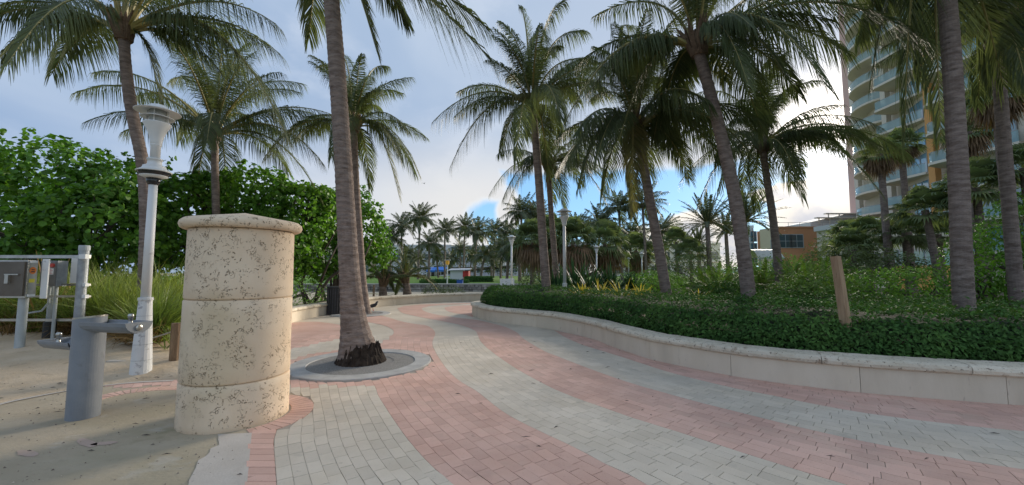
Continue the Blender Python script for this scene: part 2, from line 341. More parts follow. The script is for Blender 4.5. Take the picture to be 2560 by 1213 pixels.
def coral_mat():
    """porous keystone: warm stone with clustered dark pits"""
    m_ = bpy.data.materials.new('keystone'); m_.use_nodes = True; nt = m_.node_tree; L = nt.links; b = nt.nodes['Principled BSDF']; MT['keystone'] = m_
    b.inputs['Roughness'].default_value = .9; b.inputs['Specular IOR Level'].default_value = .2
    g = nt.nodes.new('ShaderNodeTexCoord').outputs['Object']
    def N(t, **k):
        n = nt.nodes.new(t)
        for a, v in k.items(): n.inputs[a].default_value = v
        return n
    def mr(x, a, b_, c=0., d=1.):
        r = nt.nodes.new('ShaderNodeMapRange'); L.new(x, r.inputs[0])
        for i, v in enumerate((a, b_, c, d)): r.inputs[i + 1].default_value = v
        return r.outputs[0]
    def mul(x, y):
        n = nt.nodes.new('ShaderNodeMath'); n.operation = 'MULTIPLY'; L.new(x, n.inputs[0]); L.new(y, n.inputs[1]); return n.outputs[0]
    def mx(f, a, c):
        n = nt.nodes.new('ShaderNodeMix'); n.data_type = 'RGBA'; L.new(f, n.inputs[0])
        for s, v in ((n.inputs[6], a), (n.inputs[7], c)):
            if isinstance(v, tuple): s.default_value = v + (1,)
            else: L.new(v, s)
        return n.outputs[2]
    n1 = N('ShaderNodeTexNoise', Scale=2.2, Detail=5.0); L.new(g, n1.inputs[0])
    base = mx(mr(n1.outputs[0], .35, .65), (.73, .565, .395), (.80, .65, .48))
    n2 = N('ShaderNodeTexNoise', Scale=1.1, Detail=3.0); mp = N('ShaderNodeMapping'); mp.inputs['Location'].default_value = (3.3, 1, 2); L.new(g, mp.inputs[0]); L.new(mp.outputs[0], n2.inputs[0])
    base = mx(mr(n2.outputs[0], .58, .72, 0, .5), base, (.55, .45, .28))
    dis = N('ShaderNodeTexNoise', Scale=9.0, Detail=3.0); L.new(g, dis.inputs[0])
    dm = nt.nodes.new('ShaderNodeMix'); dm.data_type = 'RGBA'; dm.blend_type = 'ADD'; dm.inputs[0].default_value = .10; L.new(g, dm.inputs[6]); L.new(dis.outputs['Color'], dm.inputs[7])
    clus = N('ShaderNodeTexNoise', Scale=3.4, Detail=4.0); L.new(g, clus.inputs[0]); cl = mr(clus.outputs[0], .40, .50)
    v = N('ShaderNodeTexVoronoi', Scale=55.0); v.feature = 'F1'; L.new(dm.outputs[2], v.inputs['Vector'])
    pit1 = mr(v.outputs['Distance'], .36, .26)
    v2 = N('ShaderNodeTexNoise', Scale=14.0, Detail=2.0, Distortion=1.2); L.new(g, v2.inputs[0])
    ab = nt.nodes.new('ShaderNodeMath'); ab.operation = 'ABSOLUTE'; su = nt.nodes.new('ShaderNodeMath'); su.operation = 'SUBTRACT'; su.inputs[1].default_value = .5; L.new(v2.outputs[0], su.inputs[0]); L.new(su.outputs[0], ab.inputs[0])
    n4 = N('ShaderNodeTexNoise', Scale=11.0, Detail=2.0); L.new(mp.outputs[0], n4.inputs[0])
    crack = mul(mr(ab.outputs[0], .016, .008), mr(n4.outputs[0], .54, .58))
    mxx = nt.nodes.new('ShaderNodeMath'); mxx.operation = 'MAXIMUM'
    n5 = N('ShaderNodeTexNoise', Scale=17.0, Detail=2.0); L.new(g, n5.inputs[0])
    L.new(mul(pit1, mr(n5.outputs[0], .53, .57)), mxx.inputs[0]); L.new(crack, mxx.inputs[1])
    pit = mul(mxx.outputs[0], cl)
    col = mx(mr(pit, 0, 1, 0, .75), base, (.20, .13, .07)); L.new(col, b.inputs['Base Color'])
    inv = mr(pit, 0, 1, 1, 0); bp = N('ShaderNodeBump', Strength=.9, Distance=.012); L.new(inv, bp.inputs['Height'])
    fine = N('ShaderNodeTexNoise', Scale=70.0, Detail=4.0); L.new(g, fine.inputs[0])
    b2 = N('ShaderNodeBump', Strength=.25, Distance=.006); L.new(fine.outputs[0], b2.inputs['Height']); L.new(bp.outputs[0], b2.inputs['Normal']); L.new(b2.outputs[0], b.inputs['Normal'])
coral_mat()
# ------------------------------------------------------------------ the ground
GR = np.random.RandomState(7)
def struct(o): o['kind'] = 'structure'; return o
struct(sheet('ground', [(-400, -60), (400, -60), (400, 600), (-400, 600)], -.04, MT['far_ground']))
struct(sheet('sand_yard', [(-40, 9), (-5.5, 9), (-5.5, 15), (4, 19), (14, 17), (30, 31.2), (-60, 31.2)], -.012, MT['yard_sand']))
def curve(px, n=90, ext0=None, ext1=None, z=0.0):
    pts = [tuple(G(a, b, z)[:2]) for a, b in px]
    return smooth_curve((ext0 or []) + pts + (ext1 or []), n)
PX = {
 'B2': [(1081, 823), (1088, 834), (1081, 858), (1090, 883), (1115, 921), (1145, 951), (1191, 979), (1236, 1015), (1280, 1045), (1356, 1083), (1447, 1126), (1507, 1159), (1563, 1184), (1614, 1213)],
 'B3': [(1171, 820), (1189, 829), (1195, 840), (1201, 853), (1216, 869), (1241, 889), (1265, 906), (1294, 925), (1326, 943), (1381, 972), (1447, 999), (1507, 1020), (1583, 1047), (1644, 1066), (1715, 1088), (1786, 1111), (1846, 1131), (1920, 1154), (2021, 1186), (2112, 1213)],
 'B4': [(1281, 826), (1294, 833), (1302, 842), (1318, 854), (1361, 879), (1391, 891), (1432, 907), (1482, 926), (1543, 948), (1603, 967), (1674, 987), (1735, 1004), (1801, 1021), (1861, 1036), (1920, 1051), (1986, 1067), (2122, 1098), (2274, 1128), (2375, 1146), (2476, 1164), (2560, 1176)],
 'B5': [(1385, 826), (1407, 841), (1432, 853), (1464, 866), (1507, 879), (1583, 903), (1659, 928), (1715, 943), (1836, 972), (1920, 988), (1996, 1004), (2072, 1019), (2147, 1032), (2223, 1043), (2324, 1056), (2425, 1067), (2501, 1075), (2560, 1080)],
 'W': [(1180, 787), (1188, 792), (1204, 798), (1241, 806), (1281, 811), (1342, 818.5), (1383, 824.6), (1424, 834), (1464, 844), (1497, 854), (1525, 866), (1566, 880), (1623, 899), (1667, 909), (1700, 916), (1828, 941), (1920, 955), (1996, 965.5), (2152, 983), (2274, 994), (2400, 1004), (2560, 1015.6)],
}
YF = 9.5
def cutfar(c):
    i = np.where(c[:, 1] <= YF)[0][0]
    return smooth_curve(c[max(0, i - 1):], 200)
cB1 = smooth_curve([(-3.35, 9.6), (-3.0, 8.6), (-2.7, 7.5), (-2.3, 6.4), (-1.78, 5.33), (-1.63, 4.99), (-1.4, 4.55), (-1.12, 4.03), (-.91, 3.66), (-.69, 3.31), (-.52, 3.07), (-.41, 2.94), (-.1, 2.4), (.2, 1.8), (.5, 1.2)], 200)
cB2 = cutfar(curve(PX['B2'], 120, None, [(1.28, 2.4), (1.68, 1.8), (2.1, 1.2)]))
cB3 = cutfar(curve(PX['B3'], 120, None, [(2.85, 2.4), (3.4, 1.8), (3.9, 1.25)]))
cB4 = cutfar(curve(PX['B4'], 120, None, [(4.5, 2.8), (5.3, 2.35), (6.1, 1.9)]))
cB5 = cutfar(curve(PX['B5'], 120, None, [(5.6, 3.64), (6.5, 3.38), (7.6, 3.1)]))
cW = curve(PX['W'], 260, [(1.2, 15.75), (.3, 15.72), (-.5, 15.6), (-1.05, 15.3), (-1.35, 14.8)], [(6.6, 4.42), (7.6, 4.22), (9.0, 4.0)])
cWn = cutfar(cW); 
cB0 = smooth_curve([(-4.7, 9.6), (-4.3, 8.4), (-3.95, 7.3), (-3.5, 6.2), (-3.0, 5.33), (-2.65, 4.7), (-2.28, 4.02), (-2.11, 3.66), (-1.66, 2.94), (-1.33, 2.4), (-.98, 1.8), (-.65, 1.2)], 200)
gp = lambda l: [tuple(G(a, b)[:2]) for a, b in l]
G0o = gp([(910, 804), (936, 809), (964, 816), (981, 825), (984, 834), (974, 844), (957, 853), (936, 861), (846, 876), (807, 883), (764, 891), (725, 903)])
G0i = gp([(749, 806), (790, 805), (820, 808), (846, 812), (885, 820), (905, 829), (890, 840), (846, 849), (803, 857), (764, 866), (725, 873)])
G0s = [tuple(p) for p in smooth_curve(G0o, 70)]; G0t = [tuple(p) for p in smooth_curve(G0i, 70)]
polyG0 = [(-6.3, 13.2), (-5.2, 12.9)] + G0s + [(-4.6, 6.75), (-6.2, 6.6), (-6.2, 7.75)] + G0t[::-1] + [(-6.6, 12.2)]
polyR0 = [(-6.2, 7.75)] + G0t[::-1] + [(-6.5, 11.9), (-6.4, 9)]
RING1, RR1 = np.array([-2.45, 6.68]), 1.10
RING2, RR2 = np.array([-5.35, 14.35]), 1.0
PIL = np.array([-2.885, 4.29]); PILR = .487
plaza = struct(sheet('plaza_paving', [(-6.3, 9.0), (-4.2, 6.2), (-4.0, 5.4), (-2.2, 3.9), (-1.0, 1.2), (9.0, 1.2), (9.0, 4.1)] + [tuple(p) for p in cW[::-1][4:]] + [(4, 19.6), (-1.7, 20.5), (-4, 19.7), (-5.8, 17.3), (-6.4, 14.3), (-6.6, 12.9)], 0.0, MT['joint_sand']))
pav = []      # (corners 4x2, colour, rnd)
def lay(A, B_, nrow, colfn, s0=0.0, s1=1.0, seed=1, ln=.212):
    r = np.random.RandomState(seed)
    for k in range(nrow):
        s = s0 + (s1 - s0) * (k + .5) / nrow
        C = (1 - s) * A + s * B_
        seg = np.linalg.norm(np.diff(C, axis=0), axis=1); S = np.r_[0, np.cumsum(seg)]
        T = norm(np.gradient(C, axis=0)); N_ = np.stack([-T[:, 1], T[:, 0]], 1)
        W_ = np.abs(((B_ - A) * N_).sum(1)) * (s1 - s0) / nrow
        a = r.uniform(0, ln)
        while a < S[-1] - ln:
            L_ = ln * r.uniform(.94, 1.06); e = [a + .0022, a + L_ - .0022]; a += L_
            q = []
            for x in e:
                c = np.array([np.interp(x, S, C[:, 0]), np.interp(x, S, C[:, 1])]); n_ = np.array([np.interp(x, S, N_[:, 0]), np.interp(x, S, N_[:, 1])]); w = max(.04, np.interp(x, S, W_)) / 2 - .0013
                q.append((c + n_ * w, c - n_ * w))
            quad = np.array([q[0][0], q[1][0], q[1][1], q[0][1]])
            m_ = quad.mean(0)
            if m_[1] > YF: continue
            c = colfn(m_)
            if c:
                for cc, rr_ in ((PIL, .742), (RING1, RR1 + .008)):
                    dv = quad - cc; dl = np.linalg.norm(dv, axis=1, keepdims=True); quad = np.where(dl < rr_, cc + dv / dl * rr_, quad)
                bx_ = _band(quad[:, 1]) + .001; lo_ = (quad[:, 1] < 4.05) & (quad[:, 0] < bx_) & (quad[:, 0] > bx_ - .2); quad[:, 0] = np.where(lo_, bx_, quad[:, 0])
                pav.append((quad, c, r.uniform(0, 1)))
def base_ok(p, red_ring=.0):
    if np.hypot(*(p - RING1)) < RR1 + .005: return False
    if np.hypot(*(p - PIL)) < .738: return False
    if p[0] < -6.2: return False
    return True
_band = lambda y: np.interp(y, [1.2, 1.8, 2.4, 2.94, 3.66, 4.02], [-.65, -.98, -1.33, -1.66, -2.11, -2.28])
def col_left(p):
    if not base_ok(p): return None
    if p[1] > 5.36:
        if inpoly(p[0], p[1], polyG0): return 'grey'
        return 'red' if p[0] > -6 else None
    if p[1] < 4.05 and p[0] < _band(p[1]) + .005: return None
    if p[0] < -3.0: return None
    return 'grey'
def col_r1(p):
    if not base_ok(p): return None
    if inpoly(p[0], p[1], polyG0): return 'grey'
    return 'red'
lay(cB0, cB1, 10, col_left, 0, 1, 11)
lay(cB0, cB1, 24, col_left, -2.4, 0, 12)
lay(cB1, cB2, 10, col_r1, 0, 1, 13)
lay(cB2, cB3, 9, lambda p: 'grey', 0, 1, 14)
lay(cB3, cB4, 9, lambda p: 'red', 0, 1, 15)
lay(cB4, cB5, 8, lambda p: 'grey', 0, 1, 16)
def col_r3(p): return 'red'
lay(cB5, cWn, 8, col_r3, 0, 1, 17)
# soldier course round the pillar and the red border band that leaves it towards the viewer
for k in range(30):
    t0, t1 = math.radians(-95 + k * 7.0), math.radians(-95 + (k + 1) * 7.0)
    if t0 > math.radians(75): break
    for (ra, rb) in ((.515, .735),):
        e = .004 / .6
        q = np.array([PIL + ra * np.array([math.cos(t0 + e), math.sin(t0 + e)]), PIL + rb * np.array([math.cos(t0 + e), math.sin(t0 + e)]), PIL + rb * np.array([math.cos(t1 - e), math.sin(t1 - e)]), PIL + ra * np.array([math.cos(t1 - e), math.sin(t1 - e)])])
        if q[:, 1].mean() > 3.93 or q[:, 0].mean() > -2.45: pav.append((q, 'red', GR.uniform()))
ys = np.arange(3.92, 1.2, -.105)
for a, b in zip(ys[:-1], ys[1:]):
    x0, x1 = _band(a), _band(b)
    pav.append((np.array([(x0 - .225, a - .003), (x0 - .003, a - .003), (x1 - .003, b + .003), (x1 - .225, b + .003)]), 'red', GR.uniform()))
def paver_mesh(quads, rn):
    q = np.asarray(quads); n = len(q)
    # make winding counter-clockwise
    ar = ((q[:, 1] - q[:, 0])[:, 0] * (q[:, 2] - q[:, 0])[:, 1] - (q[:, 1] - q[:, 0])[:, 1] * (q[:, 2] - q[:, 0])[:, 0])
    q = np.where((ar < 0)[:, None, None], q[:, ::-1], q)
    zt = .0078 + (np.asarray(rn) - .5) * .0012
    c = q.mean(1, keepdims=True); qi = c + (q - c) * (1 - .0008 / (np.linalg.norm(q - c, axis=2, keepdims=True) + 1e-6))
    V = np.concatenate([np.dstack([q, np.full((n, 4, 1), -.004)]), np.dstack([q, np.repeat((zt - .0006)[:, None], 4, 1)[..., None]]), np.dstack([qi, np.repeat(zt[:, None], 4, 1)[..., None]])], 1)
    f = [(8, 9, 10, 11)] + [(i, (i + 1) % 4, 4 + (i + 1) % 4, 4 + i) for i in range(4)] + [(4 + i, 4 + (i + 1) % 4, 8 + (i + 1) % 4, 8 + i) for i in range(4)]
    F = (np.array(f)[None] + 12 * np.arange(n)[:, None, None]).reshape(-1, 4)
    return V.reshape(-1, 3), F, np.repeat(np.asarray(rn), 12)
sc_px = []
for q, c, r in pav:
    m_ = q.mean(0); d = m_[1] * math.cos(PITCH) - 1.5 * math.sin(PITCH); u = m_[0] / max(d, .1)
    vis = abs(u) < 1.27 and m_[1] > 3.0
    ar = abs((q[1] - q[0])[0] * (q[3] - q[0])[1] - (q[1] - q[0])[1] * (q[3] - q[0])[0])
    sc_px.append(ar / max(d, .3) ** 3 if vis else 0)
order = np.argsort(-np.array(sc_px)); top = set(order[:300].tolist())
for i in order[:300]:
    q, c, r = pav[i]; m_ = q.mean(0)
    V, F, rn = paver_mesh([q - m_], [r]); obj('paver', V, F, MT[c + '_paver'], plaza, rnd=rn, loc=(m_[0], m_[1], 0))
for c in ('grey', 'red'):
    s = [p for i, p in enumerate(pav) if i not in top and p[1] == c]
    V, F, rn = paver_mesh([p[0] for p in s], [p[2] for p in s]); o = obj('paver_field', V, F, MT[c + '_paver'], plaza, rnd=rn); o['kind'] = 'stuff'
# farther off the pavers are too small to tell apart: stripes as flat sheets
far = [(-6.4, 8.9)] + [(-3.5, 8.9), (1.62, 9.25)] + [tuple(p) for p in cW[::-1] if p[1] > 9.3] + [(4, 19.6), (-1.7, 20.45), (-4, 19.65), (-5.8, 17.25), (-6.4, 14.3), (-6.55, 12.9)]
sheet('grey_stripe', far, .003, MT['grey_paver'], plaza)
def redsheet(pts): sheet('red_stripe', pts, .007, MT['red_paver'], plaza)
sc2 = lambda l, n=40: [tuple(p) for p in smooth_curve(gp(l), n)]
far_b3 = sc2([(993, 771), (1004, 782), (1034, 790), (1069, 797), (1107, 804), (1146, 812), (1171, 820), (1189, 829), (1195, 840), (1199, 849)])
far_b4 = sc2([(1054, 771), (1060, 778), (1086, 786), (1129, 793), (1180, 799), (1204, 803), (1237, 811), (1261, 817.5), (1281, 826), (1294, 833), (1302, 842), (1312, 850)])
far_b2 = sc2([(948, 788.5), (970, 794), (1000, 803), (1034, 810), (1064, 814), (1081, 823), (1088, 834), (1083, 850)])
redsheet(far_b3 + far_b4[::-1] + gp([(1075, 765.5), (1110, 762.5), (1197, 759.5), (1197, 757.5), (1100, 760), (1050, 762), (1010, 766)]))
redsheet(sc2([(1185, 763), (1141, 765), (1115, 768.5), (1112, 772), (1120, 779), (1140, 784), (1165, 788), (1182, 794)]) )
redsheet(far_b2 + [p for p in G0s[::-1] if p[1] > 8.9] + [(-5.2, 12.6), (-5.75, 13.6)])
redsheet([p for p in polyR0 if p[1] > 8.85] )
redsheet([tuple(p) for p in curve(PX['B5'], 60) if p[1] > 9.2] + [tuple(p) for p in cWn[::-1] if 9.2 < p[1]] + [(1.1, 10.4)])
# sandy concrete apron at the left, pale strip, remains of the red border, kerb line
apron = struct(sheet('concrete_apron', [(-.8, 1.2), (-1.15, 1.8), (-1.5, 2.45), (-1.8, 2.94), (-2.4, 3.9), (-2.6, 5.3), (-4.2, 6.3), (-5.3, 5.6), (-5.9, 4.6), (-7.5, 1.8), (-7.9, 1.2)], .004, MT['apron']))
edge = smooth_curve([(-1.55, 1.3), (-1.78, 1.9), (-2.1, 2.6), (-2.28, 2.94), (-2.47, 3.3), (-2.56, 3.6), (-2.72, 3.8)], 40); edge = edge + np.c_[GR.normal(0, .010, 40), GR.normal(0, .005, 40)]
sheet('pale_strip', [tuple(p) for p in edge] + [(-2.42, 3.84), (-1.87, 2.94), (-1.2, 1.8), (-.88, 1.3)], .008, MT['pale_concrete'], apron)
arc = [G(a, b)[:2] for a, b in ((480, 976), (440, 976), (400, 977), (360, 980), (320, 985), (280, 993), (255, 1000))]
aa = smooth_curve(arc, 22); dd = norm(np.gradient(aa, axis=0)); nn = np.stack([-dd[:, 1], dd[:, 0]], 1)
for i in range(21):
    q = np.array([aa[i] + dd[i] * .005, aa[i + 1] - dd[i + 1] * .005, aa[i + 1] + nn[i + 1] * -.2 - dd[i + 1] * .005, aa[i] + nn[i] * -.2 + dd[i] * .005]); m_ = q.mean(0)
    V, F, rn = paver_mesh([q - m_], [GR.uniform()]); obj('paver', V, F, MT['red_paver'], apron, rnd=rn, loc=(m_[0], m_[1], 0))
kb = smooth_curve([G(a, b)[:2] for a, b in ((-150, 1062), (0, 1015), (90, 995), (180, 978), (250, 968), (330, 960), (430, 955))], 30)
dk = norm(np.gradient(kb, axis=0)); nk = np.stack([-dk[:, 1], dk[:, 0]], 1)
sheet('kerb_line', [tuple(p) for p in kb] + [tuple(p) for p in (kb + nk * .07)[::-1]], .012, MT['pale_concrete'], apron)
for cx, cy, w, l, a in ((215, 1108, .10, .34, -.5), (70, 1135, .08, .30, -.35), (262, 1110, .09, .2, .2)):
    c = G(cx, cy)[:2]; t = np.array([math.cos(a), math.sin(a)]); n_ = np.array([-t[1], t[0]]); q = []
    for k in range(14):
        th = k / 14 * 6.283; q.append(c + t * l / 2 * math.cos(th) * GR.uniform(.8, 1.1) + n_ * w / 2 * math.sin(th) * GR.uniform(.7, 1.2))
    sheet('worn_red_patch', q, .007, MT['worn_red'], apron)
# sand bank rising to the planting on the left
eb = smooth_curve([(-9.6, .8), (-7.4, 2.5), (-6.0, 4.45), (-5.45, 5.28), (-4.9, 5.62), (-4.3, 5.75), (-4.15, 6.3), (-5.1, 8.5), (-6.3, 10.2), (-6.75, 11.6), (-6.9, 13.6)], 150)
offs = [0, .05, .15, .3, .5, .8, 1.2, 1.7, 2.4, 3.2, 4.5, 7, 12, 24]
V = []
for k, o_ in enumerate(offs):
    p = eb + np.array([-.93, .36]) * o_
    z = .006 + .30 * (1 - np.exp(-o_ / 2.2)) + (.02 * vnoise(np.c_[p, p[:, :1] * 0], 5, 2.6) + .012 * vnoise(np.c_[p, p[:, :1] * 0], 6, 8)) * min(1, o_ / .4)
    if o_ == 0: z = np.full(len(p), -.01)
    V.append(np.c_[p, z])
n_ = len(eb); F = [(k * n_ + i, k * n_ + i + 1, (k + 1) * n_ + i + 1, (k + 1) * n_ + i) for k in range(len(offs) - 1) for i in range(n_ - 1)]
struct(obj('sand_bank', np.concatenate(V), [f[::-1] for f in F], MT['sand'], smooth=True))
def bank_z(p):
    d = np.min(np.linalg.norm(eb - np.asarray(p)[:2], axis=1)); return .006 + .30 * (1 - math.exp(-d / 2.2))
# leaf litter and twigs on sand and apron
mb = MB()
for k in range(350):
    if k < 270:
        j = GR.randint(20, 110); o_ = GR.exponential(.35); p = eb[j] + np.array([-.93, .36]) * (o_ + .05); z = bank_z(p) + .02
    elif k > 295:
        p = np.array([GR.uniform(-2, 5), GR.uniform(3, 9)]); z = .012
        if p[0] > 3.5 and p[1] > 5.2: continue
    else:
        p = np.array([GR.uniform(-5.4, -2.6), GR.uniform(2.8, 5.2)]); z = .006
        if np.hypot(*(p - PIL)) < .55: continue
    L_, w_, a = GR.uniform(.02, .11), GR.uniform(.002, .007), GR.uniform(-.6, .9)
    t = np.array([math.cos(a), math.sin(a), GR.uniform(-.05, .1)]); n3 = np.array([-math.sin(a), math.cos(a), 0]); c = np.array([p[0], p[1], z + .004])
    mb.add([c - t * L_ / 2, c + n3 * w_ + np.array([0, 0, .008]), c + t * L_ / 2, c - n3 * w_ + np.array([0, 0, .003])], [(0, 1, 2, 3)])
o = mb.build('leaf_litter', MT['wood_dark']); tag(o, 'scattered brown leaves and twigs on the sand', 'litter', kind='stuff')

mb = MB()
for k in range(900):
    if k % 2: p = np.array([GR.uniform(-5.6, -2.2), GR.uniform(2.6, 5.3)]); z = .004
    else: p = eb[GR.randint(15, 105)] + np.array([-.93, .36]) * GR.uniform(.05, 2.2); z = bank_z(p) + .003
    if np.hypot(*(p - PIL)) < .52 or (k % 2 and p[0] > -2.35 - (p[1] - 3.7) * .6): continue
    s = GR.uniform(.003, .011); V = np.array([(1, 0, .1), (-.5, .8, .1), (-.6, -.7, .1), (0, 0, 1.0)]) * s * GR.uniform(.6, 1.4, (4, 1)) + np.array([p[0], p[1], z]); mb.add(V, [(0, 1, 3), (1, 2, 3), (2, 0, 3)], GR.uniform())
o = mb.build('shell_grit', mat('grit', (.50, .42, .33), (.16, .12, .09), 40, .9, rnd=.5)); tag(o, 'loose grit and broken shell on the sandy concrete', 'grit', kind='stuff')
# ------------------------------------------------------------------ seat walls
def sweep(c, prof, closed=True, ends=True):
    T = norm(np.gradient(c, axis=0)); N_ = np.stack([-T[:, 1], T[:, 0]], 1); V = []; k = len(prof); n = len(c)
    for o_, z in prof: V.append(np.c_[c + N_ * o_, np.full(n, z)])
    V = np.stack(V, 1).reshape(-1, 3)
    F = [(i * k + j, (i + 1) * k + j, (i + 1) * k + (j + 1) % k, i * k + (j + 1) % k) for i in range(n - 1) for j in range(k)]
    if ends: F += [tuple(range(k - 1, -1, -1)), tuple(range((n - 1) * k, n * k))]
    return V, [f[::-1] for f in F]
def seat_wall(label, c, joints, stone, seed):
    t = thing('seat_wall', label, 'wall', (c[0][0], c[0][1], 0)); r = np.random.RandomState(seed); off = np.array([c[0][0], c[0][1], 0])
    s = np.r_[0, np.cumsum(np.linalg.norm(np.diff(c, axis=0), axis=1))]
    at = lambda a, b: np.stack([np.interp(np.linspace(a, b, max(3, int((b - a) / .08))), s, c[:, k]) for k in (0, 1)], 1)
    js = [0] + sorted(joints) + [s[-1]]
    for a, b in zip(js[:-1], js[1:]):
        V, F = sweep(at(a + .003, b - .003), [(0, -.02), (0, .315), (.26, .315), (.26, -.02)]); obj('wall_panel', V - off, F, MT['stucco'], t, rnd=np.full(len(V), r.uniform()))
    a = 0
    while a < s[-1] - .3:
        b = min(s[-1], a + stone * r.uniform(.8, 1.25)); 
        if s[-1] - b < .4: b = s[-1]
        j = r.uniform(-.006, .006)
        prof = [(-.02 + j, .316), (-.047 + j, .335), (-.055 + j, .37), (-.042 + j, .405), (-.01 + j, .425), (.06, .430), (.30, .430 + j * .6), (.325, .41), (.325, .316)]
        q = at(a + .004, b - .004); V, F = sweep(q, prof)
        V[:, :2] += r.normal(0, .0018, (len(V), 2)); V[:, 2] += r.normal(0, .0018, len(V)) * (V[:, 2] > .32)
        obj('cap_stone', V - off, F, MT['cap_stone'], t, smooth=False, rnd=np.full(len(V), r.uniform())); a = b
    return t
sW = np.r_[0, np.cumsum(np.linalg.norm(np.diff(cW, axis=0), axis=1))]
jW = [sW[np.argmin(np.linalg.norm(cW - G(*q)[:2], axis=1))] for q in ((1241, 806), (1342, 818.5), (1480, 848), (1623, 899), (1828, 941), (2152, 983), (2525, 1013))]
wall_r = seat_wall('low cream seat wall with stone coping curving in front of the dark hedge', cW, jW, 1.15, 3)
cL = smooth_curve([(-5.7, 9.7), (-6.25, 10.7), (-6.49, 11.89), (-6.56, 12.89), (-6.5, 13.82), (-6.36, 15.0), (-6.18, 16.3), (-5.88, 17.25), (-5.39, 18.06), (-4.81, 18.73), (-3.81, 19.75), (-2.64, 20.4), (-1.5, 20.55), (.5, 20.3), (3, 19.6)], 200)
wall_l = seat_wall('low cream seat wall bending round the far left edge of the plaza', cL, [2.2, 5.5, 9, 12.5, 15.5], 1.0, 4)

# ------------------------------------------------------------------ tree rings
def tree_ring(c, R, label):
    t = thing('tree_ring', label, 'tree ring', (c[0], c[1], 0), 'concrete tree rings in the plaza')
    mb = MB(); mb.lathe([(R, -.01), (R, .022), (R - .01, .03), (R - .26, .03), (R - .27, .02), (R - .27, -.01)], n=72); mb.build('rim', MT['rim_concrete'], t)
    mb = MB(); mb.lathe([(R - .272, -.01), (R - .272, .018), (.5, .03), (.47, .022), (.1, .02)], n=60); mb.build('gravel_bed', MT['gravel'], t)
    return t
tree_ring(RING1, RR1, 'round concrete ring with gravel around the big leaning palm trunk')
tree_ring(RING2, RR2, 'far round concrete ring in the paving before the left seat wall')

# ------------------------------------------------------------------ keystone pillar
zP = lambda px, py, Y: float(P(px, py, Y)[2])
pil = thing('stone_pillar', 'thick round keystone pillar with pitted surface and shallow conical cap', 'pillar', (PIL[0], PIL[1], 0))
z1, z2, zc, za = zP(585, 966, 3.84), zP(585, 751, 3.84), zP(600, 567, 3.84), zP(610, 533, 4.29)
def drum(z0, z1_, r0, r1): return [(r0 - .024, z0), (r0 - .008, z0 + .006), (r0, z0 + .018)] + [(r0 + (r1 - r0) * k / 6, z0 + .016 + (z1_ - z0 - .032) * k / 6) for k in range(1, 7)] + [(r1 - .008, z1_ - .006), (r1 - .024, z1_)]
for a, b, r0, r1 in ((-.02, z1, PILR, PILR - .002), (z1, z2, PILR - .002, PILR - .006), (z2, zc, PILR - .006, PILR - .01)):
    V, F = lathe(drum(a, b, r0, r1), 72); V = np.array(V); nz = vnoise(V, 9, 5) * .003; V[:, :2] *= (1 + nz / PILR)[:, None]; obj('drum', V, F, MT['keystone'], pil, smooth=True)
rc = .555; hb = .10
V, F = lathe([(PILR - .03, zc), (rc - .035, zc), (rc - .012, zc + .014), (rc, zc + .045), (rc - .008, zc + .078), (rc - .035, zc + .102)] + [(x, zc + .102 + (za - zc - .102) * (1 - x / (rc - .035))) for x in (.45, .36, .27, .18, .09, .04, .001)], 72)
obj('cap', V, F, MT['keystone'], pil, smooth=True)

# ------------------------------------------------------------------ drinking fountain
FC = np.array([-4.44, 4.26]); zt = zP(225, 792, 4.2)
ft = thing('drinking_fountain', 'grey metal drinking fountain column with one high and one low basin', 'drinking fountain', (FC[0], FC[1], .004))
n = 40; th = np.linspace(0, 2 * math.pi, n, endpoint=False); rf = .13
V = [(rf * math.cos(t), rf * math.sin(t), z) for z in (-.01, .01, .03) for t in th] + [(rf * math.cos(t), rf * math.sin(t), zt - .012 + .014 * math.cos(t)) for t in th]
F = [(i * n + j, i * n + (j + 1) % n, (i + 1) * n + (j + 1) % n, (i + 1) * n + j) for i in range(3) for j in range(n)] + [tuple(range(3 * n, 4 * n))]
obj('column', V, F, MT['fountain_grey'], ft, smooth=False)
V = [(rf * 1.012 * math.cos(t), rf * 1.012 * math.sin(t), zt - .022 + .014 * math.cos(t)) for t in th] + [(rf * 1.012 * math.cos(t), rf * 1.012 * math.sin(t), zt - .004 + .014 * math.cos(t)) for t in th]
obj('top_plate', V, [(j, (j + 1) % n, n + (j + 1) % n, n + j) for j in range(n)] + [tuple(range(n, 2 * n))], MT['steel'], ft)
